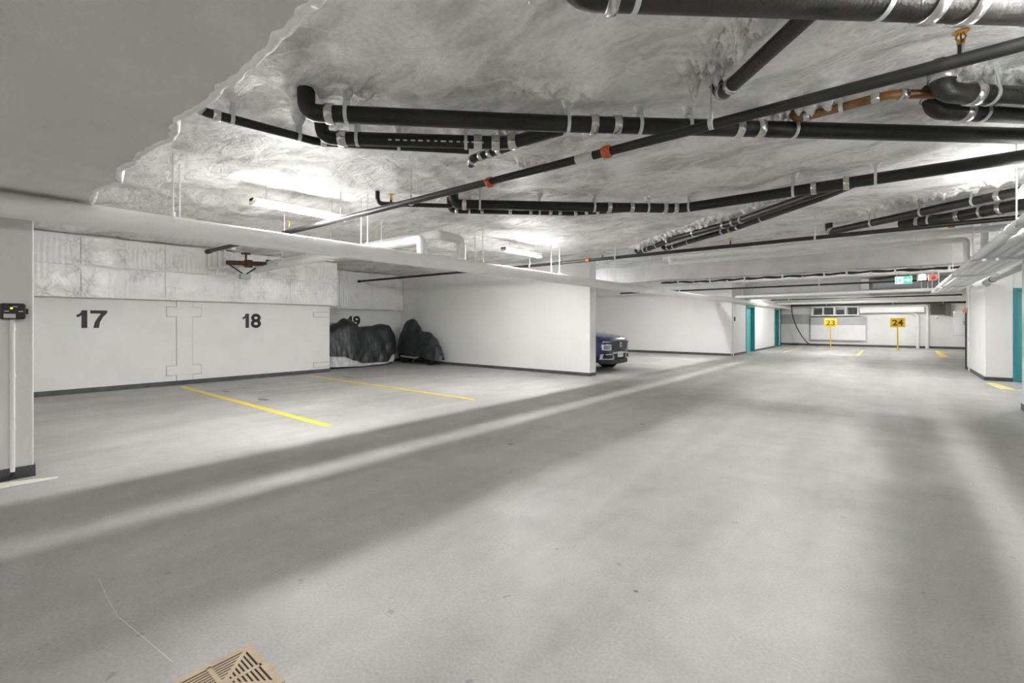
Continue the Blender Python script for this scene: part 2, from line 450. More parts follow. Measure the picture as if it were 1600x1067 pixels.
# foil faced insulation panels with pins above the stall walls
def insul(x, y0, y1, z0, z1, parent, seed):
    rnd = random.Random(seed)
    pins = [(rnd.uniform(y0 + 0.08, y1 - 0.08), rnd.uniform(z0 + 0.06, z1 - 0.06)) for _ in range(4)]
    pins += [(y0 + 0.07, z0 + 0.08), (y1 - 0.07, z1 - 0.08), (y1 - 0.08, z0 + 0.07)]
    amp = rnd.uniform(0.4, 1.0)
    def fn(u, v):
        y = y0 + (y1 - y0) * u; z = z0 + (z1 - z0) * v
        d = 0.008 * math.sin(math.pi * min(1, max(0, u))) * math.sin(math.pi * v)
        d += amp * 0.011 * math.sin(y * 80 + 2 * noise.noise(Vector((y * 3, z * 2, seed)))) * max(0, noise.noise(Vector((y * 1.7, z * 0.8, seed + 4))) + 0.25)
        d += noise.noise(Vector((y * 6, z * 6, seed))) * 0.008
        for (py, pz) in pins:
            r = math.hypot(y - py, z - pz); a = math.atan2(z - pz, y - py)
            d -= 0.03 * math.exp(-(r / 0.05) ** 2) - 0.022 * max(0, math.sin(a * 5 + py * 9)) * math.exp(-(r / 0.14) ** 2)
        if u in (0, 1) or v in (0, 1): d = -0.003
        return (x + d, y, z)
    o = MB().grid(fn, 110, 34).build('insulation_panel', M['foil'], parent)
    for (py, pz) in pins:
        MB().sweep([(x - 0.04, py, pz), (x - 0.012, py, pz), (x - 0.008, py, pz)], [0.022, 0.022, 0.012], 10).build('fixing_washer', M['white'], o)
ys = [-0.95, 0.33, 1.62, 2.95, 4.28, 5.6, 6.9]
ins = struct('wall_left_insulation', box(-12.1, -11.98, -7.2, 6.9, 1.845, 3.0), M['gwall'], 'white foil-faced insulation boarding above stalls 17 and 18')
for i in range(len(ys) - 1):
    insul(-11.95, ys[i] + 0.004, ys[i + 1] - 0.004, 1.845, 2.45, ins, i * 2 + 1)
    insul(-11.95, ys[i] + 0.004, ys[i + 1] - 0.004, 2.455, 3.02, ins, i * 2 + 2)
ins2 = struct('wall_left_recess_insulation', box(-13.7, -13.58, 6.75, 10.36, 1.81, 3.0), M['gwall'], 'white foil-faced insulation boarding above stall 19')
for i, (a, b) in enumerate(((6.76, 7.9), (7.9, 9.12), (9.12, 10.36))):
    insul(-13.55, a + 0.004, b - 0.004, 1.81, 3.02, ins2, 40 + i)

# pillar at left, partitions, rooms
pl = struct('pillar_left', MB().bbox(-6.6, -5.88, -0.35, 0.49, 0, 2.43, 0.012), M['gwall'], 'pale grey concrete pillar at the left edge')
struct('baseboard_pillar', box(-6.61, -5.868, -0.36, 0.50, 0, 0.10), M['base'])
struct('wall_partition', MB().bbox(-13.7, -5.95, 10.37, 10.68, 0, 3.1, 0.01), M['wall'], 'white partition wall beside stall 19')
struct('baseboard_partition', box(-13.55, -5.94, 10.358, 10.69, 0, 0.085), M['base'])
struct('wall_room_front', box(-13.7, -5.37, 20.5, 20.75, 0, 3.1), M['wall'], 'white wall behind the blue car')
struct('baseboard_room_front', box(-13.7, -5.14, 20.488, 20.5, 0, 0.1), M['base'])
# room wall along the aisle with two recessed teal doors
XR = -5.12
for i, (a, b) in enumerate(((20.5, 22.85), (24.55, 29.4), (30.7, 31.3))):
    struct('wall_room_side' if i == 0 else 'wall_room_side.%03d' % i, box(XR - 0.25, XR, a, b, 0, 3.1), M['wall'])
    struct('baseboard_room_side' if i == 0 else 'baseboard_room_side.%03d' % i, box(XR, XR + 0.012, a, b, 0, 0.09), M['base'])
for i, (a, b) in enumerate(((22.85, 24.55), (29.4, 30.7))):
    struct('wall_room_lintel' if i == 0 else 'wall_room_lintel.001', box(XR - 0.25, XR, a, b, 2.17, 3.1), M['wall'])
    f = MB().box(XR - 0.2, XR + 0.02, a, a + 0.07, 0, 2.17).box(XR - 0.2, XR + 0.02, b - 0.07, b, 0, 2.17).box(XR - 0.2, XR + 0.02, a + 0.07, b - 0.07, 2.09, 2.17)
    d = struct('door_%d' % (i + 1), MB().bbox(XR - 0.2, XR - 0.15, a + 0.07, b - 0.07, 0.01, 2.09, 0.004), M['teal'], 'teal steel door recessed in the white room wall' if i == 0 else 'far teal steel door next to the stall 23 corner')
    f.build('door_frame', M['tealdark'], d)
    MB().sweep([(XR - 0.15, b - 0.2, 1.02), (XR - 0.10, b - 0.2, 1.02)], 0.012, 8).sweep([(XR - 0.10, b - 0.2, 1.02), (XR - 0.10, b - 0.32, 1.02)], 0.011, 8).build('door_handle', M['steel'], d)
struct('wall_room_back', box(-13.7, XR, 31.05, 31.3, 0, 3.1), M['wall'])

# far wall
wf = struct('wall_far', box(-14.0, 8.2, 33.4, 33.7, 0, 3.2), M['gwall'], 'pale far wall behind stalls 23 and 24')
struct('baseboard_far', box(-13.7, 2.9, 33.385, 33.4, 0, 0.12), M['base'])
MB().box(-13.7, -3.9, 33.39, 33.4, 1.3, 1.9).build('grey_band', M['duct'], wf)

# right side
struct('wall_right_block', MB().bbox(1.68, 2.14, 15.55, 19.1, 0, 3.1, 0.01), M['wall'], 'white wall corner beside the teal door at right')
struct('wall_right_block_lintel', box(2.14, 3.2, 15.55, 15.8, 2.16, 3.1), M['wall'])
struct('wall_right_block_side', box(3.2, 8.0, 15.55, 15.8, 0, 3.1), M['wall'])
d3 = struct('door_3', MB().bbox(2.2, 3.14, 15.60, 15.65, 0.01, 2.1, 0.004), M['teal'], 'teal steel door at the right edge')
MB().box(2.14, 2.2, 15.53, 15.72, 0, 2.16).box(3.14, 3.2, 15.53, 15.72, 0, 2.16).box(2.2, 3.14, 15.53, 15.72, 2.1, 2.16).build('door_frame', M['tealdark'], d3)
MB().sweep([(3.0, 15.6, 1.02), (3.0, 15.54, 1.02), (2.88, 15.54, 1.02)], 0.011, 8).build('door_handle', M['steel'], d3)
struct('baseboard_right_block', MB().box(1.668, 1.68, 15.54, 19.1, 0, 0.09).box(1.668, 2.14, 15.538, 15.55, 0, 0.09), M['base'])
struct('wall_right_far', box(2.9, 3.15, 19.1, 33.4, 0, 3.1), M['gwall'])
struct('wall_right_far_end', box(2.14, 3.15, 18.85, 19.1, 0, 3.1), M['wall'])
struct('baseboard_right_far', box(2.888, 2.9, 19.1, 33.39, 0, 0.1), M['base'])
struct('pillar_right', MB().bbox(1.56, 2.2, 9.9, 10.67, 0, 3.1, 0.012), M['gwall'], 'pale pillar cut by the right edge')
struct('baseboard_pillar_right', box(1.55, 2.21, 9.89, 10.68, 0, 0.10), M['base'])
struct('wall_right', box(8.0, 8.25, -7.2, 15.55, 0, 3.2), M['wall'])
struct('wall_near', box(-12.4, 8.25, -7.25, -7.0, 0, 3.2), M['wall'])

# beams across the aisle
def beam(name, y0, y1, zb, x0=-13.6, x1=2.8, m='beam', seed=1):
    def low(x): return zb + noise.noise(Vector((x * 0.9, seed, 2))) * 0.03
    n = 90; X = lambda u: x0 + (x1 - x0) * u
    mb = MB()
    mb.grid(lambda u, v: (X(u), y0 + noise.noise(Vector((X(u) * 1.5, v * 2, seed))) * 0.012, low(X(u)) * (1 - v) + 3.13 * v), n, 6)
    mb.grid(lambda u, v: (X(u), y1 + (y0 - y1) * v + (noise.noise(Vector((X(u) * 1.5, 0, seed))) * 0.012 if v == 1 else 0), low(X(u))), n, 1)
    mb.grid(lambda u, v: (X(1 - u), y1, low(X(1 - u)) * (1 - v) + 3.13 * v), n, 1)
    mb.add([(x1, y0, zb - .02), (x1, y1, zb - .02), (x1, y1, 3.13), (x1, y0, 3.13)], [(0, 1, 2, 3)])
    return struct(name, mb, M[m])
beam('beam_near', 13.2, 13.75, 2.60, -13.6, 1.25, seed=1)['label'] = 'broad white painted beam crossing the aisle'
beam('beam_middle', 22.5, 23.0, 2.42, XR, 1.9, seed=2)
beam('beam_far', 28.9, 29.3, 2.55, XR, 2.88, seed=3)

# painted lines on the floor
def paint(pts, m, z=0.0022):
    return MB().add([(x, y, z) for x, y in pts], [tuple(range(len(pts)))]).build('stall_line', m, floor)
def strip(x0, x1, yc, wd, m): return paint([(x0, yc - wd / 2), (x1, yc - wd / 2), (x1, yc + wd / 2), (x0, yc + wd / 2)], m)
strip(-11.75, -5.72, 3.18, 0.11, M['yellow'])
strip(-11.6, -5.72, 5.92, 0.11, M['yellow'])
strip(-11.0, -5.9, 14.9, 0.10, M['pale'])
strip(-11.0, -5.9, 17.6, 0.10, M['pale'])
paint([(-5.9, 0.12), (-5.62, 0.12), (-5.62, 0.62), (-5.68, 0.62)], M['pale'])
def strip_y(xc, wd, y0, y1, m): return paint([(xc - wd / 2, y0), (xc + wd / 2, y0), (xc + wd / 2, y1), (xc - wd / 2, y1)], m)
strip_y(-3.92, 0.12, 24.4, 30.2, M['paleyellow'])
strip_y(-1.15, 0.12, 23.9, 29.3, M['paleyellow'])
paint([(1.45, 25.2), (1.75, 25.2), (1.72, 30.8), (1.6, 30.8)], M['yellow'])
strip(1.75, 2.88, 27.2, 0.12, M['yellow']); strip(1.75, 2.88, 25.4, 0.12, M['paleyellow']); strip(1.75, 2.88, 29.3, 0.12, M['yellow'])
paint([(1.62, 15.0), (1.80, 15.0), (1.95, 13.7), (1.70, 13.7)], M['paleyellow'])
strip(1.95, 5.5, 13.74, 0.09, M['pale'])

for (x, yy, r1, r2) in ((-8.6, 3.55, 0.16, 0.07), (-10.2, 3.5, 0.12, 0.05), (-10.6, 6.4, 0.22, 0.06), (-3.3, 4.0, 0.03, 0.03), (-2.6, 5.9, 0.03, 0.03), (-1.0, 2.2, 0.012, 0.012)):
    MB().add([(x + r1 * math.cos(k * 0.4488) * (1 + 0.2 * math.sin(k * 2)), yy + r2 * math.sin(k * 0.4488) * (1 + 0.2 * math.cos(k * 3)), 0.0018) for k in range(14)], [tuple(range(14))]).build('oil_stain', M['stain'], floor)
pts = [(-3.24, 0.51), (-2.98, 0.50), (-2.75, 0.50), (-2.46, 0.54), (-2.22, 0.57)]
for (a, b) in zip(pts, pts[1:]):
    n_ = Vector((-(b[1] - a[1]), b[0] - a[0])).normalized() * 0.0012
    MB().add([(a[0] - n_.x, a[1] - n_.y, 0.0015), (b[0] - n_.x, b[1] - n_.y, 0.0015), (b[0] + n_.x, b[1] + n_.y, 0.0015), (a[0] + n_.x, a[1] + n_.y, 0.0015)], [(0, 1, 2, 3)]).build('scratch', M['pale'], floor)

# ================================================================== LIGHTS
GLOW = {}
def glow(k):                                   # tube brightness set lamp by lamp to balance the light
    if k not in GLOW: GLOW[k] = mat('fluorescent_tube_%d' % round(k * 100), (1.0, 0.995, 0.985), 0.4, emit=LAMP * k)
    return GLOW[k]
def strip_light(label, c, axis='y', L=1.22, group=None, rods=True, k=1.0):
    cx, cy, cz = c; kk = k
    t = thing('strip_light', label, 'light', c, group)
    def P(a, b, z): return (cx + b, cy + a, cz + z) if axis == 'y' else (cx + a, cy + b, cz + z)
    prof = [(-0.055, 0.075), (-0.055, 0.04), (-0.04, 0.04), (0.04, 0.04), (0.055, 0.04), (0.055, 0.075)]
    def bx(a0, a1, b0, b1, z0, z1):
        p, q = P(a0, b0, z0), P(a1, b1, z1)
        return (min(p[0], q[0]), max(p[0], q[0]), min(p[1], q[1]), max(p[1], q[1]), p[2], q[2])
    MB().bbox(*bx(-L / 2, L / 2, -0.068, 0.068, 0.046, 0.09), 0.006).build('housing', M['white'], t)
    for s in (-1, 1):                                        # side lips added to screen the tube's light off the ceiling
        MB().box(*bx(-L / 2, L / 2, min(s * 0.064, s * 0.070), max(s * 0.064, s * 0.070), 0.030, 0.05)).build('shading_lip', M['white'], t)
    mb = MB(); n = 14; vs = []
    for a in (-L / 2 + 0.02, L / 2 - 0.02):
        for k in range(n + 1):
            an = -0.62 + (math.pi + 1.24) * k / n
            vs.append(P(a, -0.025 * math.cos(an), 0.033 - 0.025 * math.sin(an)))
    mb.add(vs, [(k, k + 1, n + 2 + k, n + 1 + k) for k in range(n)] + [tuple(range(n + 1)), tuple(range(2 * n + 1, n, -1))], True)
    mb.build('diffuser', glow(kk), t)
    for s in (-1, 1):
        MB().bbox(*bx(s * (L / 2 - 0.02), s * L / 2, -0.07, 0.07, 0.002, 0.092), 0.004).build('end_cap', M['white'], t)
        if rods:
            p = P(s * L * 0.36, 0, 0.085); zt = 0.02 + min(ceil_z(p[0], p[1]), 3.2)
            MB().sweep([p, (p[0], p[1], zt)], 0.004, 6).build('suspension_rod', M['rod'], t)
    return t
LG = 'fluorescent strip lights over the stalls'
for (y, lab) in ((-5.2, 'strip light over the stalls behind the camera'), (2.95, 'glowing strip light above the white main pipe near stall 17'), (7.65, 'glowing strip light above the white main pipe by the partition wall'),
                 (12.0, 'unseen strip light added to light the blue car stall'), (16.8, 'strip light behind the white main pipe beyond the broad beam'), (21.7, 'strip light over the far aisle facing the near teal door')):  # the car stall lamp is added out of sight to light that bay
    strip_light(lab, (-6.0, y, 2.78) if y < 11 else ((-8.6 if y < 14 else -6.0, y + (0.3 if y > 14 else 0), 2.78) if y < 21 else (-3.3, y + 3.2, 2.80)), 'y', 1.22, LG, True, 1.0 if y < 21 else 0.5)
for (x, y, z, k, lab) in ((2.4, -5.2, 2.78, 0.4, 'unseen fill strip light added over the right stalls behind the camera'), (2.4, -1.0, 2.78, 0.3, 'unseen fill strip light added over the right stalls beside the camera'), (1.12, 2.95, 2.78, 0.75, 'strip light above the right pipe bundle, nearest the camera'),  # first two lamps are unseen fill, added behind and beside the camera
                       (1.12, 6.9, 2.72, 0.55, 'strip light above the right pipe bundle, before the right pillar'), (2.6, 12.6, 2.78, 0.5, 'strip light over the right stalls by the right pillar')):
    strip_light(lab, (x, y, z), 'y', 1.22, 'fluorescent strip lights over the right stalls', True, k)
for (x, y, z, lab) in ((-2.2, -3.2, 2.27, 'unseen fill strip light added under the lowered slab behind the camera'), (-2.2, -5.6, 2.7, 'unseen fill strip light added over the aisle far behind the camera')):
    strip_light(lab, (x, y, z), 'x', 1.22, None, y < -4, 0.2)  # both lamps are added fill out of view, lifting floor and ceiling
strip_light('strip light hung above the white framed rack at the far end', (-2.4, 30.6, 2.50), 'x', 1.22, k=0.43)
strip_light('strip light hung above the foil duct at the far end', (0.6, 30.6, 2.50), 'x', 1.22, k=0.43)
strip_light('fill strip light added unseen behind the broad beam, left over the aisle', (-2.6, 15.0, 2.85), 'x', 1.22, k=0.43)  # added lamp, hidden by the beam, brightens the far aisle
strip_light('fill strip light added unseen behind the broad beam, right over the aisle', (0.1, 15.0, 2.85), 'x', 1.22, k=0.43)  # second added lamp hidden by the beam, same purpose
strip_light('strip light over the aisle before stalls 23 and 24', (-1.6, 25.9, 2.78), 'x', 1.22, k=0.43)

# ================================================================== BIG WHITE MAIN PIPE AND NEIGHBOURS
t = thing('main_pipe', 'thick white pipe running the length of the aisle above stalls 17 to 19', 'pipe', (-5.5, -6.0, 2.30))
MB().sweep([(-5.5, -6.9, 2.30), (-5.5, 10, 2.30), (-5.5, 17.6, 2.30), (-5.0, 20.2, 2.30), (-4.97, 33.3, 2.28)], 0.103, 24).build('pipe', M['white_pipe'], t)
for y in (-2.0, 1.42, 3.62, 5.9, 8.3, 10.9, 12.8, 15.5):
    zt = ceil_z(-5.5, y) + 0.02 if y > 0.9 else 2.44
    if 13.1 < y < 13.8: zt = 2.6
    MB().sweep([(-5.5, y - 0.015, 2.30), (-5.5, y + 0.015, 2.30)], 0.108, 20).sweep([(-5.5, y, 2.40), (-5.5, y, 2.45)], 0.02, 8).sweep([(-5.5, y, 2.41), (-5.5, y, zt)], 0.007, 8).build('hanger_rod', M['white'], t)
for y in (0.2, 6.6, 12.0): MB().sweep([(-5.5, y - 0.05, 2.30), (-5.5, y + 0.05, 2.30)], 0.107, 20).build('joint_band', M['white'], t)
t = pipe_run('water_pipe', 'slimmer white pipe running close behind the thick white main pipe', 'pipe', [(-5.78, -6.9, 2.345), (-5.78, 10.25, 2.345), (-5.78, 19.6, 2.345)], 0.07, M['white_pipe'], hangers=(), seg=16)
for y in (1.55, 3.7, 6.0, 8.4, 11.0, 15.6): add_hanger(t, Vector((-5.78, y, 2.345)), Vector((0, 1, 0)), 0.07, 'white')

# two white feeds that drop into the main pipe
t = pipe_run('feed_pipe', 'white insulated pipe from the valve set dropping onto the main pipe, nearer one', 'pipe', [(-11.6, 4.62, 2.60), (-5.5, 4.55, 2.62), (-5.5, 4.55, 2.39)], 0.075, M['white_pipe'], elbow=0.14, seg=18)
for x in (-10.2, -8.2, -6.6): add_hanger(t, Vector((x, 4.6, 2.605)), Vector((1, 0, 0)), 0.075, 'white')
t = pipe_run('feed_pipe', 'white insulated pipe with two elbows dropping onto the main pipe, farther one', 'pipe', [(-11.6, 4.86, 2.76), (-5.5, 4.86, 2.74), (-5.5, 5.38, 2.72), (-5.5, 5.38, 2.39)], 0.075, M['white_pipe'], elbow=0.14, seg=18)
for x in (-9.6, -7.6): add_hanger(t, Vector((x, 4.86, 2.745)), Vector((1, 0, 0)), 0.075, 'white')

# valve set by the insulated wall
v0 = (-11.45, 4.3, 2.72)
t = thing('valve_set', 'rusty brown sprinkler valve set on the insulated wall above stall 18', 'valve', v0)
MB().sweep([(-11.45, 3.95, 2.70), (-11.45, 4.95, 2.76)], [0.05, 0.05], 12).build('valve_body', M['rust'], t)
MB().sweep([(-11.45, 4.35, 2.76), (-11.45, 4.35, 2.95)], 0.022, 10).sweep([(-11.45, 4.35, 2.93), (-11.45, 4.35, 2.955)], 0.1, 14).build('hand_wheel', M['rust'], t)
MB().sweep([(-11.45, 4.4, 2.64), (-11.45, 4.4, 2.80)], 0.085, 14).build('valve_bonnet', M['rust'], t)
MB().sweep([(-11.45, 4.85, 2.70), (-11.45, 4.85, 2.85)], 0.06, 12).build('flange', M['ironold'], t)
MB().sweep([(-11.45, 3.98, 2.68), (-11.4, 4.28, 2.46)], 0.016, 8).build('brace', M['black'], t)
MB().sweep([(-11.45, 4.6, 2.66), (-11.4, 4.32, 2.46)], 0.016, 8).build('brace', M['black'], t)
MB().bbox(-11.46, -11.34, 4.20, 4.42, 2.36, 2.47, 0.01).build('gauge_box', M['duct'], t)
for k, y in enumerate((3.72, 3.82, 3.93, 4.04)):
    pipe_run('riser_pipe', 'white vertical riser left of the rusty valve set, %s of four' % ('leftmost', 'second from the left', 'third from the left', 'rightmost')[k], 'pipe',
             [(-11.82, y, CEIL - 0.02), (-11.82, y, 2.58 + 0.03 * k), (-11.5, y + 0.1, 2.56 + 0.03 * k)], 0.03, M['white_pipe'], elbow=0.08, seg=10, group='white risers at the valve set')

# ================================================================== SPRINKLER LINES
def sprinkler_head(t, x, y, z, up=True):
    s = 1 if up else -1
    mb = MB().sweep([(x, y, z), (x, y, z + s * 0.055)], 0.013, 10)
    mb.build('riser_nipple', M['spr'], t)
    mb = MB().sweep([(x, y, z + s * 0.05), (x, y, z + s * 0.075)], 0.016, 8)
    for sg in (-1, 1):
        mb.sweep([(x + sg * 0.012, y, z + s * 0.07), (x + sg * 0.019, y, z + s * 0.09), (x + sg * 0.008, y, z + s * 0.115)], 0.004, 6)
    mb.sweep([(x, y, z + s * 0.075), (x, y, z + s * 0.11)], 0.004, 6)
    mb.sweep([(x, y, z + s * 0.113), (x, y, z + s * 0.118), (x, y, z + s * 0.122)], [0.034, 0.036, 0.012], 12)
    mb.build('sprinkler_head', M['brass'], t)
Z1 = 2.70
t = thing('sprinkler_pipe', 'long black sprinkler pipe with orange couplings crossing under the ceiling', 'pipe', (-9.9, 3.3, Z1))
MB().sweep([(-9.9, 3.12, Z1), (-6.0, 3.24, Z1), (-2, 3.3, Z1), (3.4, 3.31, Z1)], 0.034, 16).build('pipe', M['spr'], t)
MB().sweep([(-10.0, 3.117, Z1), (-9.84, 3.122, Z1)], 0.045, 14).build('end_cap', M['rust'], t)
for x in (-1.74, -2.98):
    MB().sweep([(x - 0.035, 3.3, Z1), (x - 0.025, 3.3, Z1), (x + 0.025, 3.3, Z1), (x + 0.035, 3.3, Z1)], [0.04, 0.05, 0.05, 0.04], 14).box(x - 0.02, x + 0.02, 3.3 - 0.075, 3.3 + 0.075, Z1 - 0.012, Z1 + 0.012).build('grooved_coupling', M['orange'], t)
MB().sweep([(-2.02, 3.3, Z1), (-1.86, 3.3, Z1)], 0.0352, 16).build('paper_label', M['label'], t)
sprinkler_head(t, 0.27, 3.305, Z1 + 0.03)
sprinkler_head(t, -4.5, 3.27, Z1 + 0.03)
sprinkler_head(t, -6.9, 3.21, Z1 + 0.03)
for x in (-9.2, -7.2, -5.6, -4.15, -0.95, 1.6): add_hanger(t, Vector((x, 3.28, Z1)), Vector((1, 0, 0)), 0.034, 'rod')

t = thing('sprinkler_pipe', 'thin dark sprinkler pipe running from stall 19 across the aisle', 'pipe', (-13.4, 8.72, Z1))
MB().sweep([(-13.38, 8.5, Z1 + .01), (-6, 8.74, Z1), (4.0, 8.66, Z1)], 0.032, 14).build('pipe', M['spr'], t)
MB().sweep([(-13.44, 8.497, Z1 + .01), (-13.33, 8.502, Z1 + .01)], 0.042, 12).build('end_cap', M['black'], t)
for x in (-5.05, 0.62): MB().sweep([(x - 0.035, 8.72, Z1), (x + 0.035, 8.72, Z1)], 0.045, 12).build('grooved_coupling', M['orange'], t)
for x in (-4.7, -2.2): sprinkler_head(t, x, 8.72, Z1 + 0.03)
for x in (-11.5, -8.6, -6.6, -4.4, -0.95, 1.9): add_hanger(t, Vector((x, 8.7, Z1)), Vector((1, 0, 0)), 0.032, 'rod')
t = thing('sprinkler_pipe', 'thin dark sprinkler pipe just beyond the broad beam, ending behind the exit sign', 'pipe', (-8.0, 19.35, Z1))
MB().sweep([(-9.5, 19.3, Z1), (1.1, 19.45, Z1)], 0.032, 12).build('pipe', M['spr'], t)
for x in (-8, -4.4, -2, 0.6): add_hanger(t, Vector((x, 19.4, Z1)), Vector((1, 0, 0)), 0.032, 'white')

# ================================================================== CAST IRON DRAIN PIPES
ZI = 2.88
up = lambda x, y: (x, y, CEIL + 0.03)
def dn(dx, dy): return Vector((dx, dy, 0)).normalized()
R = pipe_run
R('drain_pipe', 'long thick black drain pipe crossing the middle of the ceiling with steel clamps', 'pipe', [up(-3.30, 1.66), (-3.30, 1.66, ZI), (-1.99, 2.97, ZI), (1.35, 6.07, ZI)], 0.062, M['iron'],
  bands=(0.33, 2.30, 2.48, 3.45, 3.62), hangers=(0.45, 2.10, 2.66, 3.05, 3.9), elbow=0.17, band_w=0.06)
lettered = R('drain_pipe', 'black drain pipe with printed lettering just below the longest black drain pipe', 'pipe', [up(-3.62, 1.95), (-3.62, 1.95, ZI - .01), (-2.49, 3.03, ZI - .01), (-2.02, 3.06, ZI)], 0.055, M['iron'],
  bands=(0.34, 1.45, 1.60, 1.75), hangers=(0.46, 1.35), elbow=0.16, band_w=0.07)
dv = Vector((1.13, 1.08, 0)).normalized(); nv = Vector((dv.y, -dv.x, 0)); rnd = random.Random(3)
for k in range(13):
    c0 = Vector((-3.62, 1.95, ZI - .01)) + dv * (0.56 + k * 0.062) + (nv * 0.94 - Vector((0, 0, 0.342))) * 0.0555
    a = dv * 0.5 * rnd.uniform(0.022, 0.046); b = (nv * 0.342 + Vector((0, 0, 0.94))) * 0.006
    e = (nv * 0.94 - Vector((0, 0, 0.342))) * 0.001
    MB().add([c0 - a - b, c0 + a - b, c0 + a + b, c0 - a + b, c0 - a - b + e, c0 + a - b + e, c0 + a + b + e, c0 - a + b + e], [(3, 2, 1, 0), (4, 5, 6, 7), (0, 1, 5, 4), (1, 2, 6, 5), (2, 3, 7, 6), (3, 0, 4, 7)]).build('printed_mark', M['label'], lettered)
R('drain_pipe', 'thin black drain pipe angling from the lowered slab at upper left', 'pipe', [up(-3.86, 1.13), (-3.86, 1.13, ZI), (-3.75, 2.0, ZI), (-2.90, 2.93, ZI)], 0.033, M['iron'],
  bands=(0.2, 0.30, 1.08, 1.22), hangers=(0.40, 0.88, 1.7), elbow=0.08, band_w=0.05)
R('drain_pipe', 'short black drain stub with a steel trap joining the lettered drain pipe', 'pipe', [(-3.06, 3.12, ZI - 0.04), (-2.98, 3.06, ZI - 0.02), (-2.50, 3.10, ZI)], 0.036, M['iron'],
  bands=(0.08, 0.2, 0.3, 0.40), elbow=0.05, band_w=0.04)
R('drain_pipe', 'very thick black drain pipe along the top edge of the picture', 'pipe', [up(-1.12, 1.82), (-1.12, 1.82, 2.87), (0.49, 3.27, 2.87), (1.25, 3.95, 2.87)], 0.085, M['ironold'],
  bands=(0.34, 1.86, 2.05), hangers=(0.45, 1.62, 2.4), elbow=0.2, band_w=0.055, seg=22)
R('drain_pipe', 'short black drain pipe slanting down from the very thick pipe at top', 'pipe', [(-0.22, 2.62, 2.89), (-0.90, 3.34, 2.90), (-0.97, 3.41, 3.06)], 0.046, M['ironold'], bands=(0.86, 0.97), elbow=0.1, band_w=0.035)
R('copper_pipe', 'brown copper pipe between foam lumps at upper right', 'pipe', [(-0.64, 4.19, 3.06), (-0.58, 4.18, 2.93), (-0.02, 4.13, 2.93), (0.28, 4.34, 2.92)], 0.03, M['copper'], bands=(0.2, 0.62, 0.78), hangers=(0.42,), elbow=0.06, band_w=0.05)
R('drain_pipe', 'dark brown drain pipe with a big elbow at upper right, upper of the pair', 'pipe', [up(0.25, 4.18), (0.25, 4.18, ZI), (0.68, 4.62, ZI), (2.4, 6.3, ZI)], 0.064, M['ironold'], bands=(0.10, 0.40,), hangers=(0.52, 1.6), elbow=0.19, band_w=0.06, seg=20)
R('drain_pipe', 'dark brown drain pipe with a big elbow at upper right, lower of the pair', 'pipe', [up(0.22, 4.50), (0.22, 4.50, ZI), (0.75, 5.03, ZI), (1.95, 6.2, ZI)], 0.06, M['ironold'], bands=(0.10, 0.42), hangers=(0.56, 1.5), elbow=0.19, band_w=0.06, seg=20)
R('drain_pipe', 'black drain pipe bending in mid ceiling and rising to the right edge', 'pipe', [up(-4.36, 4.13), (-4.36, 4.13, ZI), (-3.22, 5.24, ZI), (-2.18, 6.21, ZI), (-0.70, 6.23, ZI), (2.6, 6.30, ZI)], 0.062, M['iron'],
  bands=(0.30, 2.2, 2.5, 2.95, 3.1, 4.65, 4.95), hangers=(0.5, 2.0, 2.72, 3.27, 4.45, 5.2), elbow=0.16, band_w=0.055)
R('drain_pipe', 'thin black drain pipe with many clamps under the bending black pipe', 'pipe', [up(-4.60, 4.28), (-4.60, 4.28, 2.86), (-3.36, 5.47, 2.86), (-2.60, 5.83, 2.87)], 0.036, M['iron'],
  bands=(0.28, 0.62, 1.0, 1.28, 1.55, 1.68, 1.9, 2.05, 2.2), hangers=(0.45, 1.4), elbow=0.1, band_w=0.045)
R('drain_pipe', 'short thin black drain pipe meeting the sprinkler pipe near the middle', 'pipe', [up(-5.1, 3.5), (-5.1, 3.5, 2.88), (-4.42, 4.16, 2.87)], 0.028, M['iron'], bands=(0.5,), elbow=0.08)
R('drain_pipe', 'upper of two black drain pipes slanting back to the broad beam', 'pipe', [up(-4.5, 9.88), (-4.4, 9.78, 2.92), (-3.02, 8.47, 2.92), (-1.89, 7.76, 2.92), (-0.45, 6.36, 2.90)], 0.05, M['iron'], bands=(0.6, 0.8, 1.7, 3.2, 3.4, 3.6), hangers=(1.2, 2.5), elbow=0.12, band_w=0.05)
R('drain_pipe', 'lower of two black drain pipes slanting back to the broad beam', 'pipe', [up(-3.8, 9.62), (-3.7, 9.52, 2.90), (-1.98, 8.14, 2.90), (-0.66, 6.82, 2.90), (-0.30, 6.36, 2.90)], 0.045, M['iron'], bands=(0.4, 0.6, 2.1, 2.3, 2.5), hangers=(1.1, 3.1), elbow=0.12, band_w=0.05)
R('drain_pipe', 'black drain pipe rising from an elbow toward the right edge above white pipes', 'pipe', [up(-0.83, 9.40), (-0.83, 9.40, ZI), (1.17, 7.86, ZI), (1.95, 7.26, ZI)], 0.056, M['ironold'], bands=(0.2, 2.45), hangers=(0.9, 1.6, 2.2), elbow=0.13, band_w=0.06)
R('drain_pipe', 'grey-brown drain pipe low at the right edge above the white pipes', 'pipe', [(0.1, 9.3, 2.88), (0.58, 8.95, 2.83), (1.9, 8.0, 2.83)], 0.075, M['ironold'], bands=(0.25, 0.75, 1.2), hangers=(0.4, 1.0), elbow=0.1)

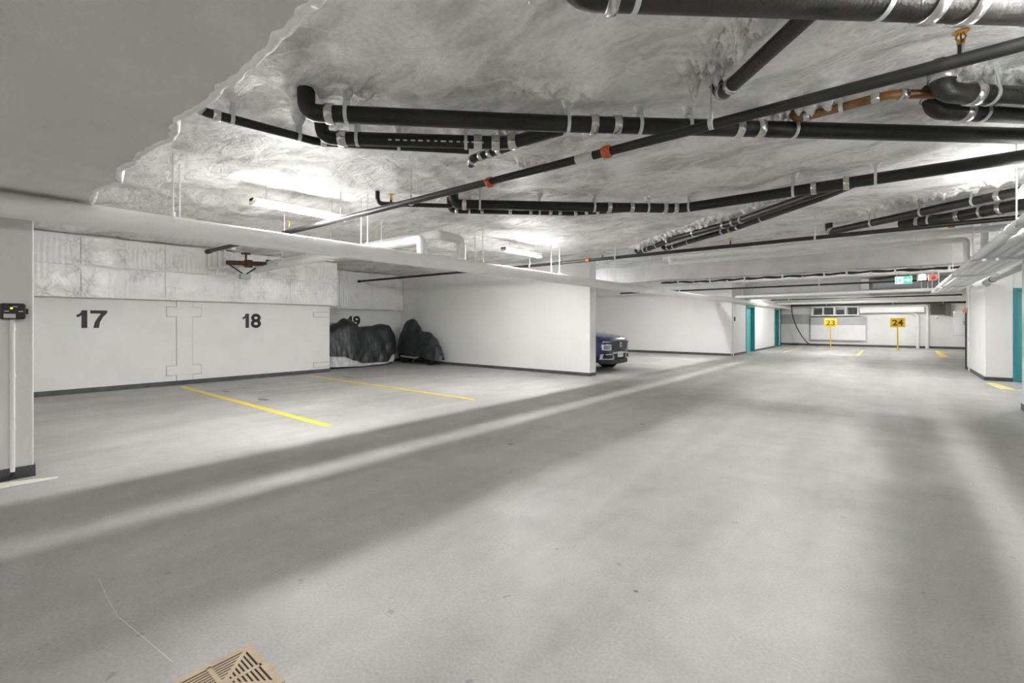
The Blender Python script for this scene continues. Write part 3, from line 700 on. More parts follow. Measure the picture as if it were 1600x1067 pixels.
# ================================================================== WHITE PIPES AT THE BEAM AND RIGHT BUNDLE
t = R('water_pipe', 'upper white pipe running in front of the broad beam', 'pipe', [(-4.1, 10.5, 2.85), (1.42, 10.5, 2.85), (1.42, 10.5, 2.42)], 0.055, M['white_pipe'], elbow=0.1)
for x in (-3.2, -1.3, 0.5): add_hanger(t, Vector((x, 10.5, 2.85)), Vector((1, 0, 0)), 0.055, 'white')
t = R('water_pipe', 'lower white pipe running in front of the broad beam', 'pipe', [(-3.9, 10.4, 2.85), (-3.9, 10.4, 2.70), (0.92, 10.4, 2.70), (0.92, 10.4, 2.35)], 0.045, M['white_pipe'], elbow=0.09)
for x in (-2.6, -0.7, 0.3): add_hanger(t, Vector((x, 10.4, 2.70)), Vector((1, 0, 0)), 0.045, 'white')
R('water_pipe', 'short white pipe branching into the right pipe bundle', 'pipe', [(0.92, 10.1, 2.335), (1.22, 10.05, 2.335)], 0.045, M['white_pipe'])
R('water_pipe', 'white drop pipe from the ceiling to the right pipe bundle', 'pipe', [(1.17, 10.85, 3.05), (1.17, 10.85, 2.4)], 0.05, M['white_pipe'])
bund = ((0.97, 2.335, 0.050, 19.3, 'innermost'), (1.10, 2.33, 0.045, 19.6, 'second'), (1.225, 2.345, 0.058, 19.3, 'third'), (1.345, 2.33, 0.045, 19.6, 'fourth'), (1.46, 2.335, 0.050, 19.3, 'outermost'))
for (x, z, r, ye, nm) in bund:
    R('water_pipe', '%s white pipe from the aisle in the bundle along the right side' % nm, 'pipe', [(x, -6.8, z), (x, 8, z), (x, ye, z)], r, M['white_pipe'], bands=(12.0 + x * 2, 18.6 + x), band_m=M['white'], group='white pipes of the right bundle')
R('water_pipe', 'grey pipe entering the right wall corner below the white bundle', 'pipe', [(1.62, 10.69, 2.27), (1.62, 15.0, 2.27), (1.72, 15.54, 2.27)], 0.055, M['grey_pipe'], bands=(3.2,), band_m=M['black'])
for y, nm in ((-3.0, 'behind the camera'), (2.2, 'beside the camera'), (6.5, 'out to the right'), (9.6, 'before the right pillar'), (12.6, 'past the right pillar'), (16.2, 'at the right wall corner'), (18.8, 'at the exit sign')):
    t = thing('pipe_trapeze', 'hung steel strut carrying the right pipe bundle, ' + nm, 'hanger', (1.22, y, 2.27), 'struts under the right pipe bundle')
    MB().box(0.9, 1.55, y - 0.02, y + 0.02, 2.255, 2.29).build('strut', M['zinc'], t)
    for x in (0.915, 1.535): MB().sweep([(x, y, 2.25), (x, y, (ceil_z(x, y) + .02) if not y < 0.8 else 2.44)], 0.006, 8).build('hanger_rod', M['white'], t)

# pipes beyond the beam
t = R('water_pipe', 'pale pipe right behind the broad beam', 'pipe', [(-5.6, 14.25, 2.54), (1.3, 14.15, 2.54)], 0.05, M['white_pipe'])
for x in (-4.2, -2.0, 0.2): add_hanger(t, Vector((x, 14.2, 2.54)), Vector((1, 0, 0)), 0.05, 'white')
t = R('water_pipe', 'white pipe crossing the aisle at the exit sign', 'pipe', [(-4.87, 20.05, 2.40), (1.2, 19.45, 2.40)], 0.055, M['white_pipe'])
for x in (-4.6, -4.2, -2.0, 0.7, 0.85): add_hanger(t, Vector((x, 20.1 - (x + 5.4) * 0.0985, 2.40)), Vector((1, 0, 0)), 0.055, 'white')
t = R('water_pipe', 'white pipe crossing the far aisle before stalls 23 and 24', 'pipe', [(-4.8, 28.4, 2.40), (2.85, 28.2, 2.40)], 0.06, M['white_pipe'])
for x in (-4.4, -2.0, 1.0): add_hanger(t, Vector((x, 28.3, 2.40)), Vector((1, 0, 0)), 0.06, 'white')
t = R('sprinkler_pipe', 'dark pipe crossing high in front of the far wall', 'pipe', [(-4.8, 32.7, 2.42), (2.86, 32.7, 2.42)], 0.05, M['spr'])
for x in (-3, 0, 2): add_hanger(t, Vector((x, 32.7, 2.42)), Vector((1, 0, 0)), 0.05, 'rod')
t = R('sprinkler_pipe', 'thin dark pipe under the white pipe in the far aisle', 'pipe', [(-4.8, 26.6, 2.52), (2.2, 26.4, 2.52)], 0.03, M['spr'])
for x in (-4, -1, 1.5): add_hanger(t, Vector((x, 26.5, 2.52)), Vector((1, 0, 0)), 0.03, 'rod')
# cable bundle under the broad beam
t = thing('cable_bundle', 'black cables clipped along the underside of the broad beam', 'cable', (-2.0, 13.48, 2.56))
for k in range(3):
    pts = []
    for i in range(60):
        x = -5.3 + 6.6 * i / 59
        pts.append((x, 13.42 + k * 0.06 + 0.02 * math.sin(i * 0.7 + k * 2), 2.53 + 0.012 * math.sin(i * 1.3 + k) + noise.noise(Vector((x * 0.9, 1, 2))) * 0.03))
    MB().sweep(pts, 0.02, 8).build('cable', M['cable'], t)
for k in range(14):
    x = -4.8 + k * 0.44
    MB().bbox(x - 0.02, x + 0.02, 13.40, 13.58, 2.49, 2.585, 0.006).build('clip', M['white'], t)
# grey duct and white box behind the exit sign
t = thing('air_duct', 'grey sheet-metal duct behind the green exit sign', 'duct', (0.2, 22.0, 2.45))
MB().bbox(-0.55, 1.25, 21.7, 22.45, 2.46, 2.93, 0.01).build('duct_body', M['duct'], t)
for x in (-0.55, 0.3, 1.2): MB().box(x - 0.02, x + 0.02, 21.68, 22.47, 2.44, 2.95).build('duct_flange', M['duct'], t)
t = thing('junction_box', 'white box left of the grey duct behind the exit sign', 'box', (-0.8, 21.9, 2.5))
MB().bbox(-0.92, -0.68, 21.7, 22.3, 2.46, 3.0, 0.01).build('box_body', M['white'], t)
MB().bbox(-0.90, -0.70, 21.69, 21.70, 2.50, 2.96, 0.002).build('box_lid', M['white'], t)

# ================================================================== EXIT SIGN, ALARM, LAMP
y = 18.5
t = thing('exit_sign', 'green and white running-man exit sign with an arrow hanging over the aisle', 'sign', (0.25, y, 2.55))
MB().bbox(0.05, 0.45, y, y + 0.05, 2.55, 2.78, 0.006).build('sign_case', M['white'], t)
MB().box(0.06, 0.245, y - 0.003, y, 2.56, 2.77).build('white_panel', M['signw'], t)
MB().box(0.25, 0.44, y - 0.003, y, 2.56, 2.77).build('green_panel', M['green'], t)
def flat(name, pts, m, z=0.006):
    n = len(pts)
    return MB().add([(a, y - z, b) for a, b in pts] + [(a, y - z + 0.003, b) for a, b in pts], [tuple(range(n)), tuple(range(2 * n - 1, n - 1, -1))] + [(i, n + i, n + (i + 1) % n, (i + 1) % n) for i in range(n)]).build(name, m, t)
flat('arrow', [(0.27, 2.645), (0.345, 2.645), (0.345, 2.60), (0.425, 2.665), (0.345, 2.73), (0.345, 2.685), (0.27, 2.685)], M['signw'])
flat('door_mark', [(0.07, 2.57), (0.10, 2.57), (0.10, 2.76), (0.07, 2.76)], M['green'])
flat('running_figure', [(0.15, 2.70), (0.12, 2.67), (0.13, 2.66), (0.155, 2.68), (0.15, 2.64), (0.115, 2.60), (0.125, 2.585), (0.165, 2.62), (0.175, 2.575), (0.195, 2.575), (0.185, 2.645), (0.19, 2.675), (0.225, 2.66), (0.225, 2.675), (0.185, 2.71)], M['green'])
flat('figure_head', [(0.18 + 0.017 * math.cos(a * 0.785), 2.735 + 0.017 * math.sin(a * 0.785)) for a in range(8)], M['green'])
for x in (0.1, 0.4): MB().sweep([(x, y + 0.025, 2.78), (x, y + 0.025, ceil_z(x, y) + .02)], 0.005, 6).build('hanger_rod', M['white'], t)
t = thing('bulkhead_lamp', 'small glaring bulkhead lamp right of the exit sign', 'lamp', (0.70, 18.7, 2.72))
MB().bbox(0.60, 0.78, 18.72, 18.80, 2.65, 2.83, 0.01).build('lamp_base', M['white'], t)
MB().sweep([(0.69, 18.72, 2.74), (0.69, 18.69, 2.74), (0.69, 18.665, 2.74), (0.69, 18.65, 2.74)], [0.07, 0.068, 0.045, 0.01], 14).build('lamp_globe', M['bulb'], t)
MB().sweep([(0.69, 18.76, 2.83), (0.69, 18.76, ceil_z(.69, 18.76) + .02)], 0.008, 6).build('hanger_rod', M['white'], t)
t = thing('alarm_box', 'pale red alarm box beside the glaring lamp', 'alarm', (0.92, 18.6, 2.6))
MB().bbox(0.82, 1.03, 18.6, 18.68, 2.62, 2.80, 0.008).build('case', M['pink'], t)
MB().sweep([(0.925, 18.6, 2.71), (0.925, 18.575, 2.71), (0.925, 18.57, 2.71)], [0.06, 0.055, 0.02], 14).build('sounder', M['red'], t)
MB().sweep([(0.925, 18.64, 2.80), (0.925, 18.64, ceil_z(.925, 18.64) + .02)], 0.008, 6).build('hanger_rod', M['white'], t)
tag(MB().sweep([(1.03, 18.64, 2.72), (1.5, 18.66, 2.73), (1.69, 18.66, 2.72)], 0.012, 8).build('conduit', M['black'], None, (1.03, 18.64, 2.72)), 'short black conduit from the alarm box to the right wall', 'conduit')

# ================================================================== FAR STALLS
for (x, yy, n, lab) in ((-2.66, 31.0, '23', 'yellow sign reading 23 on a post in front of the big white panel'), (0.19, 30.4, '24', 'yellow sign reading 24 on a post left of the vertical white pipes')):
    t = thing('stall_sign', lab, 'sign', (x, yy, 0), 'numbered stall signs')
    MB().sweep([(x, yy, 0.0), (x, yy, 1.45)], 0.03, 10).build('post', M['signy'], t)
    MB().sweep([(x, yy, 0.0), (x, yy, 0.02)], 0.09, 14).build('post_foot', M['signy'], t)
    p = MB().bbox(x - 0.29, x + 0.29, yy - 0.05, yy - 0.03, 1.15, 1.61, 0.006).build('plate', M['signy'], t)
    o = put_text('number', n, 0.42, 0.29, M['signnum'], p, (x, yy - 0.053, 1.38), (1, 0, 0), (0, 0, 1), 0.02)
t = thing('wall_panel', 'big white insulated panel on the far wall behind sign 23', 'panel', (-2.5, 33.3, 0.35))
MB().bbox(-3.86, -1.2, 33.22, 33.39, 0.36, 1.25, 0.012).build('lower_board', M['foil'], t)
MB().bbox(-3.86, -1.2, 33.20, 33.39, 1.26, 1.72, 0.012).build('upper_board', M['duct'], t)
t = thing('storage_rack', 'white framed rack with dark goods high on the far wall', 'rack', (-2.6, 33.1, 1.8))
MB().box(-3.75, -1.5, 32.95, 33.39, 1.79, 1.85).build('shelf', M['white'], t)
MB().box(-3.75, -1.5, 32.95, 33.0, 2.28, 2.33).build('top_rail', M['white'], t)
for x in (-3.73, -3.2, -2.65, -2.1, -1.53): MB().box(x - 0.03, x + 0.03, 32.94, 33.0, 1.82, 2.33).build('upright', M['white'], t)
for k, (x, wd, h) in enumerate(((-3.45, 0.36, 0.36), (-2.93, 0.38, 0.42), (-2.38, 0.34, 0.30), (-1.8, 0.40, 0.38))):
    tag(MB().bbox(x - wd / 2, x + wd / 2, 33.03, 33.36, 1.85, 1.85 + h, 0.03).build('crate', M['darkbox'], None, (x, 33.2, 1.85)), 'dark crate on the far wall rack, %s from the left' % ('first', 'second', 'third', 'fourth')[k], 'crate', 'crates on the far rack')
t = thing('insulated_duct', 'foil wrapped duct along the far wall above sign 24', 'duct', (0, 33.2, 2.0))
MB().bbox(-1.48, 1.32, 33.0, 33.39, 1.93, 2.26, 0.05).build('duct_body', M['foil'], t)
for x in (-0.8, 0.0, 0.8): MB().bbox(x - 0.03, x + 0.03, 32.99, 33.39, 1.92, 2.27, 0.05).build('band', M['foil'], t)
R('vertical_pipe', 'white vertical pipe on the far wall, left of two', 'pipe', [(0.2, 33.28, 2.0), (0.70, 33.2, 1.98), (1.04, 33.28, 1.78), (1.04, 33.28, 0.0)], 0.075, M['white_pipe'], elbow=0.15, group='vertical pipes on the far wall')
R('vertical_pipe', 'white vertical pipe on the far wall, right of two', 'pipe', [(0.8, 33.28, 2.33), (1.42, 33.28, 2.31), (1.42, 33.28, 0.0)], 0.075, M['white_pipe'], elbow=0.2, group='vertical pipes on the far wall')
t = thing('wall_vent', 'dark louvred vent high on the far wall right of sign 24', 'vent', (1.8, 33.3, 1.8))
MB().box(1.55, 2.1, 33.30, 33.39, 1.80, 2.36).build('vent_frame', M['vent'], t)
for k in range(9): MB().add([(1.58, 33.30, 1.83 + k * 0.057), (2.07, 33.30, 1.83 + k * 0.057), (2.07, 33.255, 1.865 + k * 0.057), (1.58, 33.255, 1.865 + k * 0.057), (1.58, 33.30, 1.838 + k * 0.057), (2.07, 33.30, 1.838 + k * 0.057), (2.07, 33.255, 1.873 + k * 0.057), (1.58, 33.255, 1.873 + k * 0.057)], [(0, 1, 2, 3), (7, 6, 5, 4), (3, 2, 6, 7), (0, 3, 7, 4), (1, 5, 6, 2)]).build('slat', M['vent'], t)
tag(MB().bbox(2.12, 2.34, 33.1, 33.39, 1.76, 2.36, 0.01).build('vent_hood', M['vent'], None, (2.23, 33.25, 1.76)), 'olive grey box next to the louvred vent', 'box')
t = thing('wall_fixture', 'small round white fixture below the louvred vent', 'fixture', (1.8, 33.3, 1.6))
MB().sweep([(1.8, 33.39, 1.66), (1.8, 33.33, 1.66), (1.8, 33.30, 1.66)], [0.08, 0.075, 0.03], 14).build('cap', M['white'], t)
MB().sweep([(1.8, 33.398, 1.66), (1.8, 33.385, 1.66)], 0.1, 14).build('rose', M['white'], t)
pts = [(-4.80, 32.9, 2.5), (-4.80, 32.9, 2.1), (-4.70, 32.9, 1.6), (-4.5, 32.9, 1.0), (-4.2, 32.95, 0.45), (-3.95, 33.0, 0.12), (-3.7, 33.05, 0.03), (-3.4, 33.1, 0.03)]
tag(MB().sweep(fillet(pts, 0.3), 0.028, 10).build('hanging_hose', M['cable'], None, (-4.2, 33.0, 0.03)), 'dark hose curving down to the floor left of sign 23', 'hose')
tag(MB().bbox(-5.0, -4.45, 33.0, 33.36, 0, 0.13, 0.04).build('floor_bundle', M['darkbox'], None, (-4.7, 33.2, 0)), 'dark bundle lying at the foot of the far wall by the hose', 'bundle')

# right wall cabinet, strip post
t = thing('wall_cabinet', 'white cabinet mounted beyond the right wall corner', 'cabinet', (1.55, 19.4, 1.0))
MB().bbox(1.42, 1.72, 19.12, 19.42, 0.98, 1.72, 0.012).build('cabinet_body', M['white'], t)
MB().bbox(1.44, 1.70, 19.105, 19.12, 1.0, 1.70, 0.004).build('cabinet_door', M['white'], t)
MB().box(1.62, 1.64, 19.08, 19.105, 1.3, 1.42).build('handle', M['steel'], t)
MB().bbox(1.68, 1.9, 19.1, 19.12, 0.9, 1.78, 0.004).build('back_plate', M['white'], t)
tag(MB().bbox(1.645, 1.678, 18.98, 19.06, 0, 1.75, 0.005).build('corner_guard', M['clad'], None, (1.66, 19.02, 0)), 'dark upright guard at the end of the right wall', 'guard')
t = thing('alarm_station', 'small red alarm station above the white cabinet', 'alarm', (1.64, 18.9, 1.72))
MB().bbox(1.60, 1.678, 18.82, 18.94, 1.66, 1.80, 0.008).build('case', M['pink'], t)
MB().bbox(1.585, 1.60, 18.84, 18.92, 1.69, 1.74, 0.004).build('pull_bar', M['red'], t)
t = R('conduit', 'white conduit down the right wall near the cabinet', 'conduit', [(1.655, 18.2, 3.0), (1.655, 18.2, 0.0)], 0.018, M['white'])
t = R('conduit', 'white conduit at the corner of the white room wall', 'conduit', [(-5.09, 20.62, 2.2), (-5.09, 20.62, 0.0)], 0.022, M['white'])
t = thing('switch_box', 'small black switch box on the white room corner', 'switch', (-5.1, 20.7, 1.45))
MB().bbox(-5.12, -5.05, 20.68, 20.80, 1.44, 1.62, 0.008).build('case', M['black'], t)
MB().bbox(-5.05, -5.04, 20.71, 20.77, 1.50, 1.56, 0.003).build('button', M['steel'], t)

# ================================================================== SENSOR BOX ON THE LEFT PILLAR
t = thing('control_box', 'black sensor box with a green light on the left pillar', 'control box', (-5.88, 0.36, 1.38))
MB().bbox(-5.88, -5.80, 0.285, 0.435, 1.385, 1.52, 0.014).build('case', M['black'], t)
MB().bbox(-5.802, -5.798, 0.305, 0.375, 1.395, 1.43, 0.001).build('paper_label', M['label'], t)
MB().sweep([(-5.80, 0.35, 1.478), (-5.794, 0.35, 1.478)], 0.008, 10).build('status_light', M['led'], t)
for yy, zz in ((0.322, 1.452), (0.372, 1.492), (0.405, 1.452)): MB().box(-5.80, -5.7985, yy - 0.014, yy + 0.014, zz - 0.004, zz + 0.004).build('printed_mark', M['label'], t)
for yy in (0.278, 0.442): MB().bbox(-5.872, -5.835, yy - 0.012, yy + 0.012, 1.43, 1.475, 0.004).build('mounting_ear', M['black'], t)
t = thing('conduit', 'white conduit running down the left pillar from the black sensor box', 'conduit', (-5.86, 0.36, 0.1))
MB().sweep([(-5.86, 0.36, 1.39), (-5.86, 0.36, 0.07)], 0.016, 12).build('tube', M['white'], t)
for z in (0.45, 0.9, 1.3): MB().sweep([(-5.86, 0.36, z - 0.012), (-5.86, 0.36, z + 0.012)], 0.02, 12).build('clip', M['white'], t)
MB().sweep(fillet([(-5.86, 0.36, 0.08), (-5.855, 0.36, 0.02), (-5.84, 0.28, 0.012), (-5.8, 0.1, 0.012)], 0.05), 0.010, 8).build('cable_tail', M['cable'], t)

# ================================================================== FLOOR DRAIN
gx0, gx1, gy0, gy1 = -2.09, -1.77, 0.49, 0.81
gcx, gcy, hs = (gx0 + gx1) / 2, (gy0 + gy1) / 2, 0.16
t = thing('floor_drain', 'tan slotted floor drain grate in the foreground', 'drain', (gcx, gcy, 0))
MB().box(gx0, gx1, gy0, gy1, 0.0005, 0.0015).build('drain_pit', M['pit'], t)
MB().box(gx0, gx1, gy0, gy0 + 0.028, 0.001, 0.004).box(gx0, gx1, gy1 - 0.028, gy1, 0.001, 0.004).box(gx0, gx0 + 0.028, gy0 + 0.028, gy1 - 0.028, 0.001, 0.004).box(gx1 - 0.028, gx1, gy0 + 0.028, gy1 - 0.028, 0.001, 0.004).build('frame', M['tan'], t)
for k in range(7):
    a = 0.124 - k * 0.0155; b = a - 0.0085
    if b < 0.015: break
    for q in range(4):
        c, s = ((1, 0), (0, 1), (-1, 0), (0, -1))[q]
        pts = [(a, -a), (a, a), (b, b), (b, -b)]
        vs = [(gcx + u * c - v * s, gcy + u * s + v * c, z) for z in (0.001, 0.0035) for u, v in pts]
        MB().add(vs, [(3, 2, 1, 0), (4, 5, 6, 7), (0, 1, 5, 4), (1, 2, 6, 5), (2, 3, 7, 6), (3, 0, 4, 7)]).build('grate_bar', M['tan'], t)
for q in range(4):
    a = math.pi / 4 + q * math.pi / 2
    d = Vector((math.cos(a), math.sin(a), 0)); n_ = Vector((-d.y, d.x, 0)) * 0.008
    p0 = Vector((gcx, gcy, 0)); p1 = p0 + d * 0.187
    vs = [v + Vector((0, 0, z)) for z in (0.001, 0.0038) for v in (p0 - n_, p1 - n_, p1 + n_, p0 + n_)]
    MB().add(vs, [(3, 2, 1, 0), (4, 5, 6, 7), (0, 1, 5, 4), (1, 2, 6, 5), (2, 3, 7, 6), (3, 0, 4, 7)]).build('diagonal_rib', M['tan'], t)
for s1 in (-1, 1):
    MB().box(gcx - 0.008 + 0.0, gcx + 0.008, min(gcy, gcy + s1 * 0.14), max(gcy, gcy + s1 * 0.14), 0.001, 0.004).build('cross_rib', M['tan'], t)
    MB().box(min(gcx, gcx + s1 * 0.14), max(gcx, gcx + s1 * 0.14), gcy - 0.008, gcy + 0.008, 0.001, 0.004).build('cross_rib', M['tan'], t)

# ================================================================== COVERED MOTORCYCLES
def interp(tab, s):
    for (a, va), (b, vb) in zip(tab, tab[1:]):
        if s <= b:
            f = (s - a) / (b - a) if b > a else 0
            f = f * f * (3 - 2 * f)
            return va + (vb - va) * f
    return tab[-1][1]
def cover(parent, to_world, L, top, width, hem, m, seed, name='cover', inner=0.0, folds=1.0):
    NS, NV = 130, 50
    def fn(u, v):
        s = u * L
        zt = interp(top, s); wd = interp(width, s); zh = interp(hem, s)
        a = v * 2 - 1                                    # -1 .. 1 round the section
        e = abs(a); sg = 1 if a >= 0 else -1
        if e < 0.42:
            q = e / 0.42
            lat = wd * 0.62 * math.sin(q * 1.45) * (0.75 + 0.25 * q); z = zt - (zt * 0.13) * (1 - math.cos(q * 1.35))
            k = 0.25 * q
        else:
            q = (e - 0.42) / 0.58
            lat = wd * (0.62 + 0.38 * q ** 0.7); z0 = zt * 0.90
            z = z0 + (zh - z0) * q
            k = 0.2 + 0.6 * q
        f = noise.noise(Vector((s * 3.5 + z * 1.6, sg * 3.0, seed))) * 0.04 + (1 - abs(noise.noise(Vector((s * 3.4 - z * 3.0, sg * 2.0, seed + 9))))) * 0.06 - 0.035 + noise.noise(Vector((s * 11, z * 5, seed + 3 + sg))) * 0.015
        lat += f * k * folds * 1.15 + inner * 0
        z += noise.noise(Vector((s * 3, lat * 3, seed + 20))) * 0.015
        end = min(u, 1 - u) / 0.07
        if end < 1: lat *= 0.25 + 0.75 * math.sqrt(max(0, end))
        return to_world(s + noise.noise(Vector((z * 3, lat * 4, seed))) * 0.02, lat * sg, max(z, 0.02))
    o = MB().grid(fn, NS, NV).build(name, m, parent)
    return o
def wheel(parent, c, axis, r, w_, name='wheel'):
    c = Vector(c); a = Vector(axis).normalized()
    prof = [(-0.5, 0.62), (-0.5, 0.9), (-0.38, 0.985), (0, 1.0), (0.38, 0.985), (0.5, 0.9), (0.5, 0.62)]
    o = MB().sweep([c + a * w_ * p for p, _ in prof], [r * q for _, q in prof], 28).build(name, M['rubber'], parent)
    MB().sweep([c - a * w_ * 0.36, c - a * w_ * 0.3, c + a * w_ * 0.3, c + a * w_ * 0.36], [r * 0.2, r * 0.62, r * 0.62, r * 0.2], 24).build('rim', M['grey_pipe'], o)
    return o
# first motorcycle, parked along the back wall of stall 19
b1 = thing('covered_motorcycle', 'motorcycle under a black cover with silver hem along the wall of stall 19', 'motorcycle', (-13.02, 8.2, 0))
w1 = lambda s, lat, z: (-13.02 + lat, 6.88 + s, z)
cover(b1, w1, 2.72, [(0, 0.75), (0.25, 1.20), (0.62, 1.36), (0.86, 1.50), (1.05, 1.44), (1.36, 1.24), (1.7, 1.26), (2.2, 1.33), (2.42, 1.30), (2.62, 1.1), (2.72, 0.85)],
      [(0, 0.28), (0.4, 0.40), (0.9, 0.46), (1.4, 0.40), (2.2, 0.40), (2.72, 0.26)],
      [(0, 0.40), (0.35, 0.38), (0.6, 0.36), (1.0, 0.22), (1.25, 0.13), (1.6, 0.12), (2.1, 0.11), (2.45, 0.34), (2.72, 0.55)], M['cover'], 3)
cover(b1, lambda s, lat, z: (-13.02 + lat * 0.93, 6.92 + s * 0.97, z), 2.72, [(0, 0.7), (0.6, 1.2), (1.4, 1.1), (2.2, 1.15), (2.72, 0.75)],
      [(0, 0.27), (0.4, 0.40), (0.9, 0.47), (1.4, 0.40), (2.2, 0.42), (2.72, 0.25)], [(0, 0.06), (0.8, 0.05), (1.2, 0.03), (2.0, 0.05), (2.4, 0.10), (2.72, 0.2)], M['silver'], 3, 'silver_lining')
wheel(b1, (-13.02, 7.35, 0.30), (1, 0, 0), 0.30, 0.13); wheel(b1, (-13.02, 9.05, 0.30), (1, 0, 0), 0.30, 0.15)
# second motorcycle, nose out, beside the partition
b2 = thing('covered_motorcycle', 'motorcycle under an all-black cover with its wheel showing beside the partition wall', 'motorcycle', (-12.1, 9.98, 0))
w2 = lambda s, lat, z: (-13.25 + s, 9.98 + lat, z)
cover(b2, w2, 2.22, [(0, 0.6), (0.3, 1.15), (0.52, 1.46), (0.72, 1.50), (0.90, 1.34), (1.0, 1.16), (1.25, 1.08), (1.52, 1.07), (1.75, 0.92), (2.0, 0.66), (2.15, 0.42), (2.22, 0.27)],
      [(0, 0.18), (0.4, 0.28), (0.75, 0.33), (1.2, 0.29), (1.7, 0.28), (2.22, 0.16)],
      [(0, 0.4), (0.5, 0.34), (1.0, 0.30), (1.5, 0.26), (1.8, 0.20), (2.0, 0.16), (2.22, 0.20)], M['cover'], 17, folds=0.75)
wheel(b2, (-11.62, 9.98, 0.29), (0, 1, 0), 0.29, 0.12); wheel(b2, (-12.95, 9.98, 0.29), (0, 1, 0), 0.29, 0.14)
MB().bbox(-12.6, -11.95, 9.86, 10.1, 0.14, 0.42, 0.04).build('engine', M['clad'], b2)
MB().sweep([(-12.9, 9.80, 0.24), (-12.1, 9.78, 0.22), (-11.95, 9.82, 0.30)], 0.04, 10).build('exhaust', M['grey_pipe'], b2)
MB().sweep([(-12.3, 9.86, 0.2), (-12.22, 9.70, 0.01)], 0.012, 8).build('kickstand', M['steel'], b2)
for sgn in (-1, 1): MB().sweep([(-11.62, 9.98 + sgn * 0.09, 0.29), (-11.95, 9.98 + sgn * 0.09, 0.72)], 0.025, 8).build('fork', M['grey_pipe'], b2)

# ================================================================== BLUE SUV
CX, CY = -6.0, 12.13
car = thing('parked_car', 'dark blue SUV nosing out of its stall behind the partition wall', 'car', (CX - 2.0, CY, 0))
ST = [(0.00, .60, .36, .74, .84), (0.04, .72, .29, .84, .93), (0.16, .82, .25, .92, .985), (0.45, .875, .23, .97, 1.035), (0.9, .885, .23, 1.0, 1.085), (1.2, .885, .23, 1.01, 1.10), (1.5, .885, .23, 1.02, 1.06), (2.6, .885, .23, 1.03, 1.06), (3.4, .88, .24, 1.04, 1.07), (3.85, .84, .28, 1.0, 1.05), (4.02, .74, .36, .9, .96)]
def bulge(yy): return 0.07 * (abs(yy) / 0.88) ** 2
def car_pt(d, yy, z): return (CX - d - bulge(yy), CY + yy, z)
def section(d, hw, zb, zs, zt):
    half = [(0, zb), (.6 * hw, zb), (.9 * hw, zb + .02), (.985 * hw, zb + .12), (hw, zb + .3), (.985 * hw, zs - .12), (.95 * hw, zs), (.86 * hw, zs + .55 * (zt - zs)), (.6 * hw, zt - .12 * (zt - zs)), (.3 * hw, zt), (0, zt)]
    full = half + [(-a, b) for a, b in reversed(half[1:-1])]
    return [car_pt(d, a, b) for a, b in full]
secs = [section(*s) for s in ST]
n = len(secs[0]); mb = MB()
vs = [p for s in secs for p in s]
fs = [(i * n + k, i * n + (k + 1) % n, (i + 1) * n + (k + 1) % n, (i + 1) * n + k) for i in range(len(secs) - 1) for k in range(n)]
mb.add(vs, fs, True); mb.add(secs[0], [tuple(range(n))]); mb.add(secs[-1], [tuple(reversed(range(n)))])
mb.build('body', M['blue'], car)
# greenhouse
G = [(1.12, .74, 1.05, 1.09), (1.5, .72, 1.04, 1.33), (1.85, .68, 1.04, 1.53), (2.4, .68, 1.04, 1.58), (3.2, .67, 1.04, 1.55), (3.7, .66, 1.04, 1.36), (3.95, .66, 1.02, 1.06)]
def gsec(d, hw, zb, zt): 
    h = [(.84, zb), (.83, zb + .35 * (zt - zb)), (hw + .04, zb + .9 * (zt - zb)), (hw * .8, zt), (0, zt + .01)]
    return [car_pt(d, a, b) for a, b in h] + [car_pt(d, -a, b) for a, b in reversed(h[:-1])]
gs = [gsec(*g) for g in G]; n = len(gs[0]); mb = MB(); vs = [p for s in gs for p in s]
mb.add(vs, [(i * n + k, i * n + k + 1, (i + 1) * n + k + 1, (i + 1) * n + k) for i in range(len(gs) - 1) for k in range(n - 1)], True)
mb.build('windows', M['glass'], car)
mb = MB(); mb.add([p for s in gs[2:5] for p in [(q[0], q[1], q[2] + .012) for q in s[2:7]]], [(i * 5 + k, i * 5 + k + 1, (i + 1) * 5 + k + 1, (i + 1) * 5 + k) for i in range(2) for k in range(4)], True)
mb.build('roof', M['blue'], car)
# front end parts follow the nose
CXT = [(0, 0), (.60, 0), (.72, .04), (.82, .16), (.875, .45)]
def nose(yy):
    a = abs(yy)
    for (p, x), (q, x2) in zip(CXT, CXT[1:]):
        if a <= q: return x + (x2 - x) * (a - p) / (q - p)
    return .45
def patch(name, m, outline, off=0.012, parent=None, th=0.03):
    """outline: list of (y, zlow, zhigh) columns, extruded proud of the nose"""
    mb = MB(); vs = []
    for (yy, z0, z1) in outline:
        for o_ in (off, -th):
            for z in (z0, z1):
                p = car_pt(nose(yy) - o_, yy, z); vs.append(p)
    fs = []
    for i in range(len(outline) - 1):
        a, b = i * 4, i * 4 + 4
        fs += [(a, b, b + 1, a + 1), (a + 1, b + 1, b + 3, a + 3), (a, a + 2, b + 2, b), (a + 2, a + 3, b + 3, b + 2)]
    fs += [(0, 1, 3, 2), (len(vs) - 4, len(vs) - 2, len(vs) - 1, len(vs) - 3)]
    return mb.add(vs, fs).build(name, m, parent or car)
gr = patch('grille', M['clad'], [(-.56, .70, .80), (-.45, .62, .845), (-.2, .585, .855), (0, .58, .86), (.2, .585, .855), (.45, .62, .845), (.56, .70, .80)], 0.012)
for k in range(5):
    z = .625 + k * .048; wd = .40 + .035 * (k if k < 4 else 2.5)
    patch('grille_bar', M['grille_bar'], [(-wd, z, z + .010), (-wd / 2, z, z + .010), (0, z, z + .010), (wd / 2, z, z + .010), (wd, z, z + .010)], 0.022, gr, 0.0)
